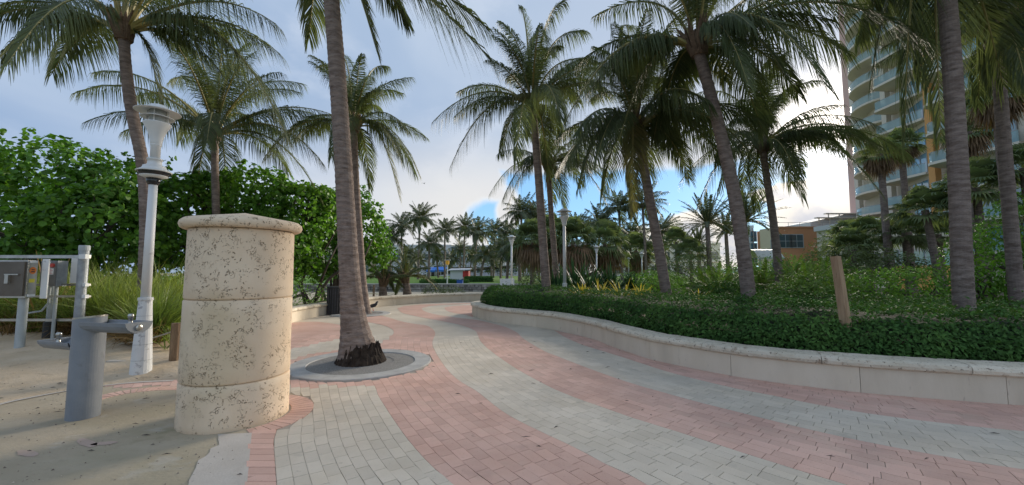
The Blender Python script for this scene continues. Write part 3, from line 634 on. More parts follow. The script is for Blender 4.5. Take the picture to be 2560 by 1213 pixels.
def basin(ang, x0, L_, ztop, w, dep):
    """U-shaped trough sticking out of the column along ang"""
    m_ = 11; ph = np.linspace(0, math.pi, m_); prof_o = [(-math.cos(p) * w / 2, -math.sin(p) * dep) for p in ph]; prof_i = [(-math.cos(p) * (w / 2 - .012), -math.sin(p) * (dep - .03)) for p in ph]
    c, s = math.cos(ang), math.sin(ang); R = lambda x, y, z: (x * c - y * s, x * s + y * c, z)
    V = []; F = []
    for x, f in ((x0, 1.0), (L_ - .03, 1.0), (L_, .93)): V += [R(x, a * f, ztop + b * f) for a, b in prof_o]
    for x in (x0, L_ - .05): V += [R(x, a, ztop + b) for a, b in prof_i]
    for i in range(2):
        for j in range(m_ - 1): F.append((i * m_ + j, i * m_ + j + 1, (i + 1) * m_ + j + 1, (i + 1) * m_ + j))
    F.append(tuple(range(2 * m_, 3 * m_)))
    for j in range(m_ - 1): F.append((3 * m_ + j, 4 * m_ + j, 4 * m_ + j + 1, 3 * m_ + j + 1))
    F.append(tuple(range(4 * m_, 5 * m_))[::-1])
    for e in (0, m_ - 1): F.append((e, m_ + e, 4 * m_ + e, 3 * m_ + e))
    F.append((m_, 2 * m_, 3 * m_ - 1, 2 * m_ - 1)[::-1]); F.append((m_, 4 * m_, 5 * m_ - 1, 2 * m_ - 1))
    b = obj('basin', V, F, MT['fountain_grey'], ft)
    p = R(L_ - .16, .03, ztop - .05); mb = MB(); mb.lathe([(.026, 0), (.026, .02), (.019, .025), (.019, .085), (.024, .088), (.026, .115), (.018, .128), (.002, .13)], p, 16); mb.build('spout', MT['steel'], b, True)
    mb = MB(); q = [R(L_ + d_, 0, ztop - dep * .46) for d_ in (-.01, .004, .012, .016)]; mb.tube(q, [.034, .034, .028, .012], 18); mb.build('push_button', MT['steel'], b, True)
basin(math.radians(-12), .06, .66, zP(300, 806, 4.15), .27, .115)
basin(math.radians(163), .06, .60, zP(140, 853, 4.3), .27, .10)

# ------------------------------------------------------------------ lamp posts
def lamp_profile(z):
    return z
def lamp_post(label, loc, H, cam_=False, group='white path lamps'):
    """H: height of the top; the head keeps its real size"""
    t = thing('lamp_post', label, 'lamp post', loc, group); hs = 1.0
    z0 = H - (1.18 if cam_ else .62)
    mb = MB(); mb.lathe([(.126, -.03), (.124, .05), (.115, .25), (.101, .55), (.081, .98), (.078, 1.06), (.088, 1.065), (.088, 1.10), (.065, 1.105)], n=20); mb.build('flared_base', MT['base_paint' if cam_ else 'white_paint'], t, False)
    if cam_:
        for z, r in ((.22, .1175), (.44, .1075), (.66, .0965), (.84, .088)): mb = MB(); mb.lathe([(r - .004, z), (r + .0015, z + .001), (r + .0015, z + .006), (r - .004, z + .007)], n=20); mb.build('base_seam', MT['frame_grey'], t)
    mb = MB(); mb.lathe([(.06, 1.1), (.052, z0)], n=18); mb.build('pole', MT['white_paint'], t, True)
    if cam_:
        mb = MB(); mb.lathe([(.02, z0 - .05), (.062, z0 - .035), (.083, z0 + .005), (.088, z0 + .06), (.02, z0 + .062)], n=24); mb.build('camera_dome', MT['dark_glass'], t, True)
        mb = MB(); mb.lathe([(.02, z0 + .063), (.095, z0 + .063), (.165, z0 + .09), (.165, z0 + .10), (.10, z0 + .102)], n=32); mb.build('camera_ring', MT['white_paint'], t, True)
        mb = MB(); mb.lathe([(.17, z0 + .103), (.185, z0 + .118), (.203, z0 + .160), (.05, z0 + .161)], n=32); mb.build('dark_gap_band', MT['dark_glass'], t)  # dark gap between camera ring and housing flange, built as a solid near-black band
        mb = MB(); mb.lathe([(.205, z0 + .150), (.210, z0 + .162), (.15, z0 + .20), (.135, z0 + .225), (.135, z0 + .24), (.085, z0 + .265), (.082, z0 + .33), (.092, z0 + .332), (.092, z0 + .352), (.06, z0 + .355)], n=32); mb.build('camera_housing', MT['white_paint'], t, True)
        mb = MB(); mb.lathe([(.06, z0 + .35), (.06, H - .64), (.068, H - .63), (.068, H - .60)], n=20); mb.build('neck', MT['white_paint'], t, True)
    mb = MB(); mb.lathe([(.062, H - .62), (.072, H - .60), (.074, H - .56), (.09, H - .48), (.122, H - .38), (.165, H - .305), (.168, H - .29), (.155, H - .285), (.10, H - .30)], n=32); mb.build('funnel', MT['white_paint'], t, True)
    mb = MB(); mb.lathe([(.10, H - .30), (.10, H - .07)], n=20); mb.build('lens', MT['lamp_lens'], t, True)
    for k in range(4):
        a = .4 + k * math.pi / 2; mb = MB(); mb.tube([(.125 * math.cos(a), .125 * math.sin(a), H - .29), (.125 * math.cos(a), .125 * math.sin(a), H - .1)], .008, 6); mb.build('strut', MT['white_paint'], t)
    mb = MB(); mb.lathe([(.11, H - .185), (.20, H - .213), (.202, H - .207), (.14, H - .178), (.11, H - .178)], n=32); mb.build('louvre', MT['white_paint'], t)
    mb = MB(); mb.lathe([(.10, H - .095), (.272, H - .125), (.276, H - .118), (.17, H - .075), (.135, H - .055), (.10, H - .02), (.05, H - .003), (.002, H)], n=32); mb.build('hood', MT['white_paint'], t, True)
    return t
LP = np.array([-5.29, 5.82]); lamp_post('tall white lamp post with camera collar standing in the sand', (LP[0], LP[1], .03), zP(388, 262, 5.82) - .03, True)
def lamp_at(px, ytop, d, label):
    p = P(px, ytop, d); lamp_post(label, (p[0], p[1], 0.0), p[2])
lamp_at(1410, 521, 14.0, 'tallest looking white lamp post rising out of the clipped hedge')
lamp_at(1279, 588, 24.0, 'white lamp post at the far end of the hedge by the stone wall')
lamp_at(1491, 614, 31.0, 'white lamp post half hidden by dark sword leaves')
lamp_at(1604, 631, 38.0, 'right hand one of the two small far white lamp posts')
lamp_at(1571, 644, 46.0, 'left hand, smaller one of the two far white lamp posts')

# ------------------------------------------------------------------ electrical rack with cabinets
zr = bank_z((-8, 6.9))
rk = thing('pipe_rack', 'grey pipe rack with thin rails carrying the electrical boxes', 'rack', (-8.1, 6.9, zr - .1)); ro = np.array([-8.1, 6.9, zr - .1])
def rp(px, py, Y): return P(px, py, Y) - ro
def post(px, y0, y1, Y, r, matn, name='post', col=False):
    a, b = rp(px, y0, Y), rp(px, y1, Y); a[0] = b[0]; a[2] = -.15; mb = MB(); mb.tube([a, b], r, 18); o = mb.build(name, MT[matn], rk, False)
    return a, b, o
a, b, o = post(211, 790, 622, 7.3, .072, 'galvanised'); mb = MB(); mb.lathe([(.077, b[2] - .03), (.079, b[2] - .025), (.079, b[2] + .05), (.07, b[2] + .06), (.002, b[2] + .062)], (b[0], b[1], 0), 20); mb.build('post_cap', MT['grey_pipe'], o)
post(60, 905, 738, 6.85, .062, 'grey_pipe'); a2, b2, o2 = post(134, 800, 700, 7.6, .058, 'grey_pipe')
mb = MB(); mb.lathe([(.09, -.15), (.09, .42), (.075, .44)], (a2[0], a2[1], 0), 16); mb.build('footing', MT['black_plastic'], o2)
for y, d, w in ((642, 7.2, .028), (712, 7.35, .018), (741, 7.35, .018), (800, 7.4, .022)):
    b_ = rp(218, y, d); mb = MB(); mb.box(-4.6, b_[0] + .05, b_[1] - .02, b_[1] + .02, b_[2] - w, b_[2] + w); o = mb.build('rail', MT['steel'], rk)
    if y < 790: mb = MB(); mb.box(b_[0] - .055, b_[0] + .06, b_[1] - .09, b_[1] - .025, b_[2] - w - .012, b_[2] + w + .012); mb.build('clamp', MT['white_paint'], o)
def pc(px, py, Y): return P(px, py, Y)
c0 = pc(63, 745, 6.75); c1 = pc(63, 650, 6.75)
cb = thing('control_cabinet', 'brown steel electrical cabinet with round orange sticker at left edge', 'cabinet', (c0[0], c0[1], c0[2])); hh = c1[2] - c0[2]
mb = MB(); mb.box(-1.5, 0, 0, .14, 0, hh); mb.build('body', MT['steel'], cb)
mb = MB(); mb.box(-1.47, -.03, -.025, -.003, .03, hh - .03); dr = mb.build('door', mat('cabinet_brown', (.115, .095, .075), (.15, .13, .105), 3, .4, 0, None, .5, metal=.4), cb)
mb = MB(); mb.box(-.33, -.10, -.05, -.026, hh * .60, hh * .63); mb.box(-.30, -.24, -.065, -.026, hh * .38, hh * .60); mb.build('handle', MT['steel'], dr)
mb = MB(); mb.box(.05, .16, .16, .18, -.02, hh + .02); mb.build('backing_plate', MT['white_paint'], cb)
mb = MB(); cx = (.003, .072, hh * .72); k = 20
mb.add([(cx[0], cx[1] + .05 * math.cos(t), cx[2] + .06 * math.sin(t)) for t in np.linspace(0, 6.283, k, endpoint=False)], [tuple(range(k))]); st = mb.build('round_sticker', MT['sticker_orange'], cb)
mb = MB(); mb.box(.0035, .0045, .045, .10, cx[2] - .03, cx[2] - .012); mb.box(.0035, .0045, .05, .095, cx[2] + .005, cx[2] + .02); mb.build('sticker_print', MT['ink'], st)
mb = MB(); mb.box(.001, .003, .03, .11, hh * .40, hh * .50); mb.build('yellow_sticker', MT['sticker_yellow'], cb)
for z in (.03, .92): mb = MB(); mb.box(.001, .02, .02, .12, hh * z, hh * (z + .06)); mb.build('hinge', MT['white_paint'], cb)
c0 = pc(140, 716, 7.25); c1 = pc(140, 652, 7.25)
sb = thing('switch_box', 'small grey switch box with red button and white notice on the rack', 'switch box', tuple(c0)); hh = c1[2] - c0[2]
mb = MB(); mb.box(-.30, 0, 0, .17, 0, hh); mb.build('body', MT['galvanised'], sb)
mb = MB(); mb.box(-.29, -.01, -.012, -.002, .01, hh - .01); mb.build('cover', mat('box_grey', (.20, .20, .195), (.26, .26, .25), 4, .45, metal=.4), sb)
mb = MB(); mb.box(-.20, -.05, -.016, -.013, hh * .46, hh * .70); nt_ = mb.build('notice', MT['sticker_white'], sb)
mb = MB(); [mb.box(-.185, -.065 - .02 * (i % 2), -.018, -.0165, hh * (.50 + .05 * i), hh * (.515 + .05 * i)) for i in range(4)]; mb.build('notice_print', MT['red_button'], nt_)
mb = MB(); mb.tube([(-.07, -.012, hh * .82), (-.07, -.04, hh * .82)], .035, 16); mb.build('red_button', MT['red_button'], sb)
mb = MB(); mb.box(-.20, -.11, -.018, -.013, hh * .90, hh * .93); mb.build('name_plate', MT['sticker_white'], sb)
mb = MB(); mb.box(.02, .22, .20, .22, .05, hh + .05); mb.build('backing_plate', MT['white_paint'], sb)
mb = MB(); p0 = np.array([-.22, .1, 0]); mb.tube([p0, p0 + (0, 0, -.3), p0 + (-.12, 0, -.45), p0 + (-.4, -.05, -.5)], .016, 8); mb.tube([(-.10, .1, 0), (-.10, .1, -.95)], .026, 10); mb.build('conduit', MT['grey_pipe'], sb)

# ------------------------------------------------------------------ rope fence, stake, boards
def wood_post(name, label, base, h, r, m_, lean=(0, 0), seed=0, cat='post', n=12, sq=False):
    g = np.random.RandomState(seed); V, F = tube([(lean[0] * k, lean[1] * k, -.2 * (k == 0) + h * k) for k in (0, .25, .5, .75, 1)], [r * 1.0, r, r * .985, r * .97, r * .96], n)
    V = V + g.normal(0, r * .03, V.shape); o = thing(name, label, cat, base); obj('shaft', V, F, MT[m_], o); return o
pb = G(435, 916, .05); pt_ = P(437, 808, pb[1])
wp = wood_post('fence_post', 'stubby dark wooden fence post beside the stone pillar', (pb[0], pb[1], .04), pt_[2] - .04, .068, 'post_wood', seed=2)
def rope(label, pts, sag):
    path = []
    for a, b in zip(pts[:-1], pts[1:]):
        for t in np.linspace(0, 1, 14): q = (1 - t) * a + t * b; q = q.copy(); q[2] -= sag * 4 * t * (1 - t); path.append(q)
    mb = MB(); mb.tube(np.array(path), .013, 8); o = mb.build('rope', MT['rope'], None, True); tag(o, label, 'rope')
rope('slack pale rope strung from the wooden post behind the fountain', [P(434, 828, pb[1]), P(290, 860, 7.2), P(180, 884, 7.6), P(60, 880, 7.9), P(-120, 892, 8.2)], .04)
wb2 = P(290, 860, 7.2)
sk0 = P(2122, 862, 5.62); sk1 = P(2089, 641, 5.62)
sk = thing('wooden_stake', 'leaning square wooden stake sticking up out of the hedge', 'stake', (sk0[0], sk0[1], .4)); dz = sk0[2] - .4
d_ = sk1 - sk0; mb = MB(); q = []
for k in (-.3, .0, .33, .66, 1.0):
    c = d_ * k + np.array([0, 0, dz]); w = .055 - .007 * k
    q += [c + np.array([sx_ * w, sy_ * w * .9, 0]) @ np.array([[.9, .43, 0], [-.43, .9, 0], [0, 0, 1]]) for sx_, sy_ in ((-1, -1), (1, -1), (1, 1), (-1, 1))]
q = np.array(q) + np.random.RandomState(3).normal(0, .0025, (20, 3))
mb.add(q, [(i * 4 + j, i * 4 + (j + 1) % 4, (i + 1) * 4 + (j + 1) % 4, (i + 1) * 4 + j) for i in range(4) for j in range(4)] + [(0, 3, 2, 1), (16, 17, 18, 19)]); mb.build('shaft', MT['stake_wood'], sk)
for (px, py, w, l, a, lab) in ((318, 907, .09, .5, .2, 'flat grey board lying on the sand just left of the lamp base'), (408, 899, .06, .45, .25, 'flat grey board lying on the sand just right of the lamp base')):
    p = G(px, py, .12); mb = MB(); mb.box(-l / 2, l / 2, -w / 2, w / 2, -.01, .025); o = mb.build('board', MT['pale_concrete'], None, loc=(p[0], p[1], bank_z(p) + .02)); o.rotation_euler = (0, .03, a); tag(o, lab, 'board')
p = G(835, 787, 0); bn = thing('litter_bin', 'dark slatted bin half hidden behind the big palm trunk', 'bin', (p[0], p[1], 0)); mb = MB()
mb.lathe([(.20, .03), (.22, .05), (.22, .92), (.18, .92)], n=20); mb.build('liner', MT['black_plastic'], bn)
mb = MB()
for k in range(18): a = k / 18 * 6.283; mb.box(-.012, .012, .228, .245, .04, .9) if False else mb.tube([(.236 * math.cos(a), .236 * math.sin(a), .03), (.236 * math.cos(a), .236 * math.sin(a), .92)], .016, 6)
mb.build('slat_ring', MT['bird_dark'], bn); mb = MB(); mb.lathe([(.25, .92), (.26, .95), (.25, .99), (.14, 1.0)], n=24); mb.build('lid', MT['black_plastic'], bn)
for i, (px, py, h, lab) in enumerate(((934, 744, .75, 'short dark post of the yard fence right of the big trunk'), (805, 752, .85, 'short dark post of the yard fence left of the big trunk'))):
    p = G(px, py, 0); wood_post('fence_post', lab, (p[0], p[1] , 0), h, .06, 'post_wood', seed=20 + i)
rope('thin dark rope sagging between the yard fence posts', [P(805, 730, 20.5), P(934, 733, 23), P(985, 735, 23)], .12)
# ------------------------------------------------------------------ palms
def frond_arrays(P0, P1, P2, nl, Lmax, w, rng, droop=1.0, wind=(0, 0, 0), rr=.03, t0=.16, stiff=0.0):
    P0, P1, P2 = (np.asarray(p, float) for p in (P0, P1, P2))
    cv = lambda t: ((1 - t) ** 2)[:, None] * P0 + (2 * t * (1 - t))[:, None] * P1 + (t ** 2)[:, None] * P2
    tg = lambda t: norm((2 * (1 - t))[:, None] * (P1 - P0) + (2 * t)[:, None] * (P2 - P1))
    ts = np.linspace(0, 1, 11); c = cv(ts); V, F = tube(c, rr * (1 - .88 * ts) , 5, False); nr = len(F)
    Vs = [V]; Fs = [np.array(F)]; base = len(V); R = [np.full(len(V), .5)]
    hz = (P2 - P0) * np.array([1, 1, 0]); hz = norm(hz + 1e-4)
    tris = []
    for side in (-1, 1):
        t = np.linspace(t0, 1, nl) + rng.normal(0, .3 / nl, nl); t = np.clip(t, t0, 1)
        p = cv(t); T = tg(t)
        U = np.array([0, 0, 1.0]) - T * T[:, 2:3]; U2 = -hz - T * (T @ -hz)[:, None]; k = np.clip((np.abs(T[:, 2]) - .75) / .25, 0, 1)[:, None]; sgn = np.sign(T[:, 2])[:, None]
        U = norm(U * (1 - k) + U2 * k * np.where(sgn == 0, 1, sgn)); S = np.cross(T, U) * side
        a = np.interp(t, [t0, .5, 1], [1.15, .95, .45]) + rng.normal(0, .07, nl); v = .25 * (1 - stiff) + rng.normal(0, .12, nl)
        D = np.cos(a)[:, None] * T + np.sin(a)[:, None] * (S * np.cos(v)[:, None] + U * np.sin(v)[:, None])
        L_ = Lmax * np.interp(t, [t0, .28, .5, .8, 1], [.55, .95, 1, .72, .35]) * rng.uniform(.85, 1.1, nl)
        g = np.array([0, 0, -1.0]); wd = np.asarray(wind, float)
        dr = droop * rng.uniform(.7, 1.3, nl)[:, None]
        m1 = p + D * (L_ * .44)[:, None] + (g * .17 * dr + wd * .15) * L_[:, None]
        m2 = p + D * (L_ * .68)[:, None] + (g * .58 * dr + wd * .45) * L_[:, None]
        wv = norm(T - D * (T * D).sum(1)[:, None]); W_ = (w * rng.uniform(.8, 1.15, nl))[:, None]
        X = np.stack([p - wv * W_ * .35, p + wv * W_ * .35, m1 - wv * W_ * .5, m1 + wv * W_ * .5, m2 - wv * W_ * .06, m2 + wv * W_ * .06], 1)
        Vs.append(X.reshape(-1, 3)); i0 = base + 6 * np.arange(nl)[:, None]; base += 6 * nl
        Fs.append(np.concatenate([i0 + np.array([[0, 1, 3, 2]]), i0 + np.array([[2, 3, 5, 4]])])); R.append(np.repeat(rng.uniform(0, 1, nl), 6))
    V = np.concatenate(Vs); F = np.concatenate(Fs); mi = np.ones(len(F), int); mi[:nr] = 0
    return V, F, np.concatenate(R), mi
def join(parts):
    Vs, Fs, Rs, Ms = [], [], [], []; n = 0
    for V, F, R, M in parts: Vs.append(V); Fs.append(F + n); Rs.append(R); Ms.append(M); n += len(V)
    return np.concatenate(Vs), np.concatenate(Fs), np.concatenate(Rs), np.concatenate(Ms)
def trunk_mesh(path, r0, r1, n=18, rings=60, flare=0.0, seed=0):
    g = np.random.RandomState(seed); c = smooth_curve(path, rings); t = np.linspace(0, 1, rings)
    s = np.r_[0, np.cumsum(np.linalg.norm(np.diff(c, axis=0), axis=1))]
    r = r0 + (r1 - r0) * t ** .8 + flare * np.exp(-s / .5)
    r = r * (1 + .026 * np.where(np.arange(rings) % 2 == 0, 1, -1) * g.uniform(.3, 1.3, rings)) 
    V, F = tube(c, r, n); nz = vnoise(V, seed, 3.0) * .02; cc = np.repeat(c, n, 0); V = V + (V - cc) * nz[:, None]
    return V, F
WIND = (.35, -.05, 0)
def palm(label, d, trunk_px, tips, fill=8, r0=.19, r1=.13, Lf=3.3, flare=0.0, d1=None, nl=78, rings=60, zb=.25, seed=1, old=(), lw=.023, Lm=.95, group='tall coconut palms around the plaza', root=False, ends_up=.27):
    rng = np.random.RandomState(seed); d1 = d1 or d; k = len(trunk_px)
    path = [P(x, y, d + (d1 - d) * i / (k - 1)) for i, (x, y) in enumerate(trunk_px)]
    if path[0][2] > zb: b = path[0] + (path[0] - path[1]) * ((path[0][2] - zb) / (path[1][2] - path[0][2])); path = [b] + path
    o3 = path[0].copy(); t = thing('coconut_palm', label, 'palm tree', tuple(o3), group)
    V, F = trunk_mesh(path, r0, r1, 18, rings, flare, seed); obj('trunk', V - o3, F, MT['palm_bark'], t, smooth=False)
    C = path[-1]; ax = norm(path[-1] - path[-2])
    # fibrous heart of the crown
    mb = MB()
    for j in range(26):
        a = rng.uniform(0, 6.283); e = rng.uniform(.2, 1.0); u = np.array([math.cos(a), math.sin(a), 0]); q0 = C - ax * .22 + u * r1 * .95; q1 = C + ax * .15 + u * (r1 + .08) + rng.normal(0, .02, 3); q2 = q1 + np.array([u[0] * .25 * e, u[1] * .25 * e, .35 * rng.uniform(.3, 1)])
        mb.tube([q0 - o3, q1 - o3, q2 - o3], [.07, .06, .012], 5)
    mb.build('crown_fibre', MT['fibre'], t)
    fl = []
    for tp in tips:
        X = P(tp[0], tp[1], C[1]); dl = X - C; pl = np.linalg.norm(dl); dd = 0
        if len(tp) > 2: dd = tp[2]
        elif pl < Lf * .93: dd = math.sqrt(max(0, (Lf * .95) ** 2 - pl ** 2)) * rng.choice([-.55, .8], p=[.35, .65]) 
        X = P(tp[0], tp[1], max(2.0, C[1] + dd)); fl.append((X, tp[3] if len(tp) > 3 else None))
    for j in range(fill):
        a = 6.283 * (j + rng.uniform(-.3, .3)) / max(1, fill); e = rng.uniform(-.75, 1.25); L_ = Lf * rng.uniform(.8, 1.0)
        X = C + L_ * np.array([math.cos(a) * math.cos(e) * .95 + WIND[0] * .3, math.sin(a) * math.cos(e) * .95, math.sin(e) * .9]); fl.append((X, None))
    for j, (X, key) in enumerate(fl):
        dl = X - C; L_ = np.linalg.norm(dl); h = np.array([dl[0], dl[1], 0]); dz = dl[2]
        st = C + norm(h) * .08 + np.array([0, 0, rng.uniform(-.05, .12)])
        if key is not None: mid = C + .52 * h + np.array([0, 0, .5 * dz + key * L_])
        elif dz > .55 * L_: mid = C + .22 * h + np.array([0, 0, .72 * dz + .16 * L_])
        elif dz > 0: mid = C + .5 * h + np.array([0, 0, .5 * dz + ends_up * 1.1 * L_])
        else: mid = C + .55 * h + np.array([0, 0, .10 * dz + ends_up * 1.15 * L_])
        sc_ = min(1.15, max(.6, L_ / 3.3))
        V, F, R, M = frond_arrays(st - o3, mid - o3, X - o3, nl, Lm * sc_ , lw, rng, droop=rng.uniform(.95, 1.7), wind=WIND, rr=.042 * sc_)
        mt = MT['palm_leaf_old'] if j in old else MT['palm_leaf']
        obj('frond', V, F, [MT['rachis'], mt], t, rnd=R, midx=M)
    if root:
        g = np.random.RandomState(4); V, F = lathe([(.40, .0), (.385, .04), (.345, .12), (.31, .19), (.288, .25), (.278, .28), (.24, .285)], 90); V = np.array(V)
        V[:, :2] *= (1 + .035 * np.sin(np.arctan2(V[:, 1], V[:, 0]) * 31 + V[:, 2] * 5) * g.uniform(.1, 1.4, len(V)))[:, None]; V[:, 2] += g.normal(0, .03, len(V)) * (V[:, 2] > .15)
        rb = obj('root_boss', V + np.array([0, 0, 0]), F, MT['root_bark'], t)
        rb.location = (0.03, 0, .02 - o3[2])
    return t
palm('big leaning coconut palm whose thick trunk stands in the near ring', 6.75, [(898, 900), (882, 780), (871, 640), (859, 420), (843, 180), (829, 0), (818, -190)],
     [(942, 130, .2, .16), (1222, 142, -.5, .07), (1212, 65, .4, .06), (1020, 60, 1.6, .2), (700, -90), (560, -60, -.5), (480, -200), (900, -420), (1050, -350), (760, -420), (1120, -160, 1.2)], 6, .165, .125, 3.6, .20, nl=110, rings=150, zb=0.05, seed=21, lw=.030, Lm=.95, root=True)
palm('coconut palm at far left, its brown trunk just behind the lamp post', 9.0, [(362, 700), (366, 560), (358, 420), (330, 280), (316, 180), (308, 78)],
     [(-90, 75, -1), (-20, 20, -.5), (132, 182), (402, 268, .3), (715, 335, -.2), (700, 135, .4), (690, 60, -.4), (610, -30), (560, 190, 1.0), (520, -150), (310, -230), (120, -140), (0, -90), (640, 230, .9)], 9, .135, .105, 3.6, nl=118, rings=110, seed=22, group='tall coconut palms around the plaza')
palm('coconut palm with wide windblown crown directly above the stone pillar', 14.0, [(541, 560), (539, 480), (537, 400), (538, 335)],
     [(192, 230, .4), (240, 180), (425, 205), (440, 110), (560, 80), (640, 130), (700, 180), (800, 290), (802, 402), (700, 330), (400, 290), (480, 150), (600, 170), (330, 250), (745, 230), (450, 350), (620, 300)], 12, .135, .11, 4.2, zb=.3, seed=23, nl=118)
palm('coconut palm with drooping crown rising behind the big leaning trunk', 14.4, [(912, 778), (905, 700), (896, 560), (888, 430), (884, 315)],
     [(800, 165), (845, 130), (905, 135), (965, 165), (1002, 232), (1016, 322), (1046, 432), (998, 492), (925, 470), (664, 392), (720, 330), (880, 430), (830, 200), (950, 220)], 12, .15, .12, 3.2, .08, zb=.0, seed=24, nl=118)
palm('coconut palm with tall swept crown just left of the tallest hedge lamp', 13.0, [(1366, 722), (1357, 600), (1347, 450), (1338, 340), (1330, 262)],
     [(1232, 88), (1300, 18), (1408, 2), (1462, 78), (1482, 140), (1084, 302), (1128, 412), (1215, 150), (1288, 240, -.8), (1290, 400), (1400, 335), (1445, 255), (1350, 60), (1500, 215), (1250, 380), (1370, 130)], 14, .155, .12, 3.6, seed=25, old=(8,), nl=118)
palm('slim coconut palm just behind, with a low flat crown and thin trunk', 17.0, [(1388, 660), (1380, 560), (1374, 480), (1370, 415)],
     [(1226, 482), (1258, 495), (1300, 410), (1526, 440), (1522, 468), (1400, 370), (1462, 398), (1412, 520), (1330, 390), (1475, 425), (1350, 345)], 12, .14, .105, 3.1, seed=26, nl=95)
palm('coconut palm with dark hanging crown and one long dry frond beside its trunk', 11.0, [(1668, 748), (1650, 640), (1628, 520), (1608, 410), (1588, 318)],
     [(1418, 405), (1492, 395), (1582, 525, -.4), (1562, 62), (1528, 172), (1722, 445), (1692, 385), (1645, 150), (1585, 165), (1765, 300), (1478, 250), (1545, 350), (1660, 210), (1800, 390), (1440, 330), (1700, 250)], 16, .15, .115, 3.5, seed=27, old=(2,), nl=118)
palm('coconut palm with pale curved trunk and the largest crown at top right', 8.5, [(1876, 785), (1862, 660), (1838, 500), (1805, 350), (1772, 220), (1742, 115)],
     [(1398, 335, -.2), (1530, 420, .4), (1488, 40), (1590, -80), (1750, -170), (1905, -100), (2075, 50), (2112, 130), (1688, 260), (1868, 205), (1905, 325), (1810, 200), (1648, 335), (2010, -40), (1872, 60), (1470, 230, .8), (1960, 180)], 15, .15, .115, 3.6, seed=28, old=(11,), nl=110, rings=90)
palm('coconut palm with spreading crown standing right of the pale curved trunk', 14.0, [(1952, 745), (1943, 640), (1930, 530), (1916, 440), (1906, 365)],
     [(1700, 455), (1680, 345), (1750, 230), (1850, 150), (1900, 180), (2002, 200), (2100, 262), (2152, 332), (2272, 392), (2060, 335), (2006, 492), (2000, 430), (1792, 402), (1850, 480), (1830, 300), (2190, 370), (1950, 250), (2110, 380)], 15, .145, .11, 3.8, seed=29, nl=118)
palm('stout coconut palm trunk at right with its crown above the picture', 6.4, [(2412, 800), (2404, 640), (2395, 420), (2380, 160), (2366, -20), (2352, -150)],
     [(2262, 330, .2), (2175, 215, .6), (2352, 340, .7), (2150, 90), (2500, 40), (2100, -80), (2240, -380), (2450, -400), (2560, -250), (2120, -250), (2300, 200, 1.0)], 10, .135, .115, 3.5, seed=30, nl=118, rings=120)
palm('dark coconut palm trunk at the right edge with crown in frame', 8.4, [(2545, 775), (2530, 600), (2512, 380), (2500, 220), (2490, 95)],
     [(2408, 60, .5), (2570, 230), (2640, 120), (2430, -100), (2570, -120), (2660, 200), (2395, -20), (2480, 230, .6), (2720, 20), (2520, -160), (2700, 280)], 12, .125, .10, 2.8, seed=31, nl=100, rings=90)
# young palms behind the left wall
palm('short young palm with swollen trunk, left one of two behind the far wall', 20.5, [(958, 745), (957, 720), (959, 705)], [(900, 655), (920, 690), (985, 650), (1030, 690), (940, 625), (975, 620), (1010, 720), (880, 700)], 5, .26, .14, 1.6, zb=0, seed=41, rings=14, nl=46, Lm=.5, lw=.06, group='young palms')
palm('short young palm with swollen trunk, right one of two behind the far wall', 21.5, [(1019, 745), (1016, 715), (1012, 698)], [(965, 640), (990, 625), (1040, 640), (1075, 670), (1090, 720), (950, 680), (1010, 610), (1060, 640)], 5, .27, .15, 1.9, zb=0, seed=42, rings=14, nl=46, Lm=.55, lw=.06, group='young palms', old=(4,))

# ------------------------------------------------------------------ farther palms: crown meshes shared between copies
def far_crown(seed, nf=28, Lf=3.0, nl=34, lw=.085, Lm=.95, stiff=0.0, up=.22, wind=.3, emin=-.85, emax=1.3, t0=.18, rr=.03):
    rng = np.random.RandomState(seed); parts = []
    for j in range(nf):
        a = 2.39996 * j + rng.uniform(-.25, .25); e = emin + (emax - emin) * (j + .5) / nf + rng.uniform(-.12, .12); L_ = Lf * rng.uniform(.85, 1.05)
        X = L_ * np.array([math.cos(a) * math.cos(e) + wind * .35, math.sin(a) * math.cos(e), math.sin(e) * .92]); h = X * np.array([1, 1, 0])
        mid = .5 * h + np.array([0, 0, (.5 if X[2] > 0 else .1) * X[2] + up * L_ * (1 if e < .9 else .4)])
        parts.append(frond_arrays((0, 0, 0), mid, X, nl, Lm, lw, rng, 1.0 * (1 - stiff), (wind, 0, 0), rr, t0, stiff))
    return join(parts)
def mesh_of(V, F, R, M, mats, name):
    o = obj(name, V, F, mats, rnd=R, midx=M); me = o.data; bpy.data.objects.remove(o); return me
FAR = [mesh_of(*far_crown(60 + k), [MT['rachis'], MT['palm_leaf_far']], 'crown') for k in range(4)]
PHX = [mesh_of(*far_crown(80 + k, 46, 3.3, 44, .06, .45, .75, .16, .1, -.5, 1.4, .12, .035), [MT['rachis'], MT['date_leaf']], 'crown') for k in range(2)]
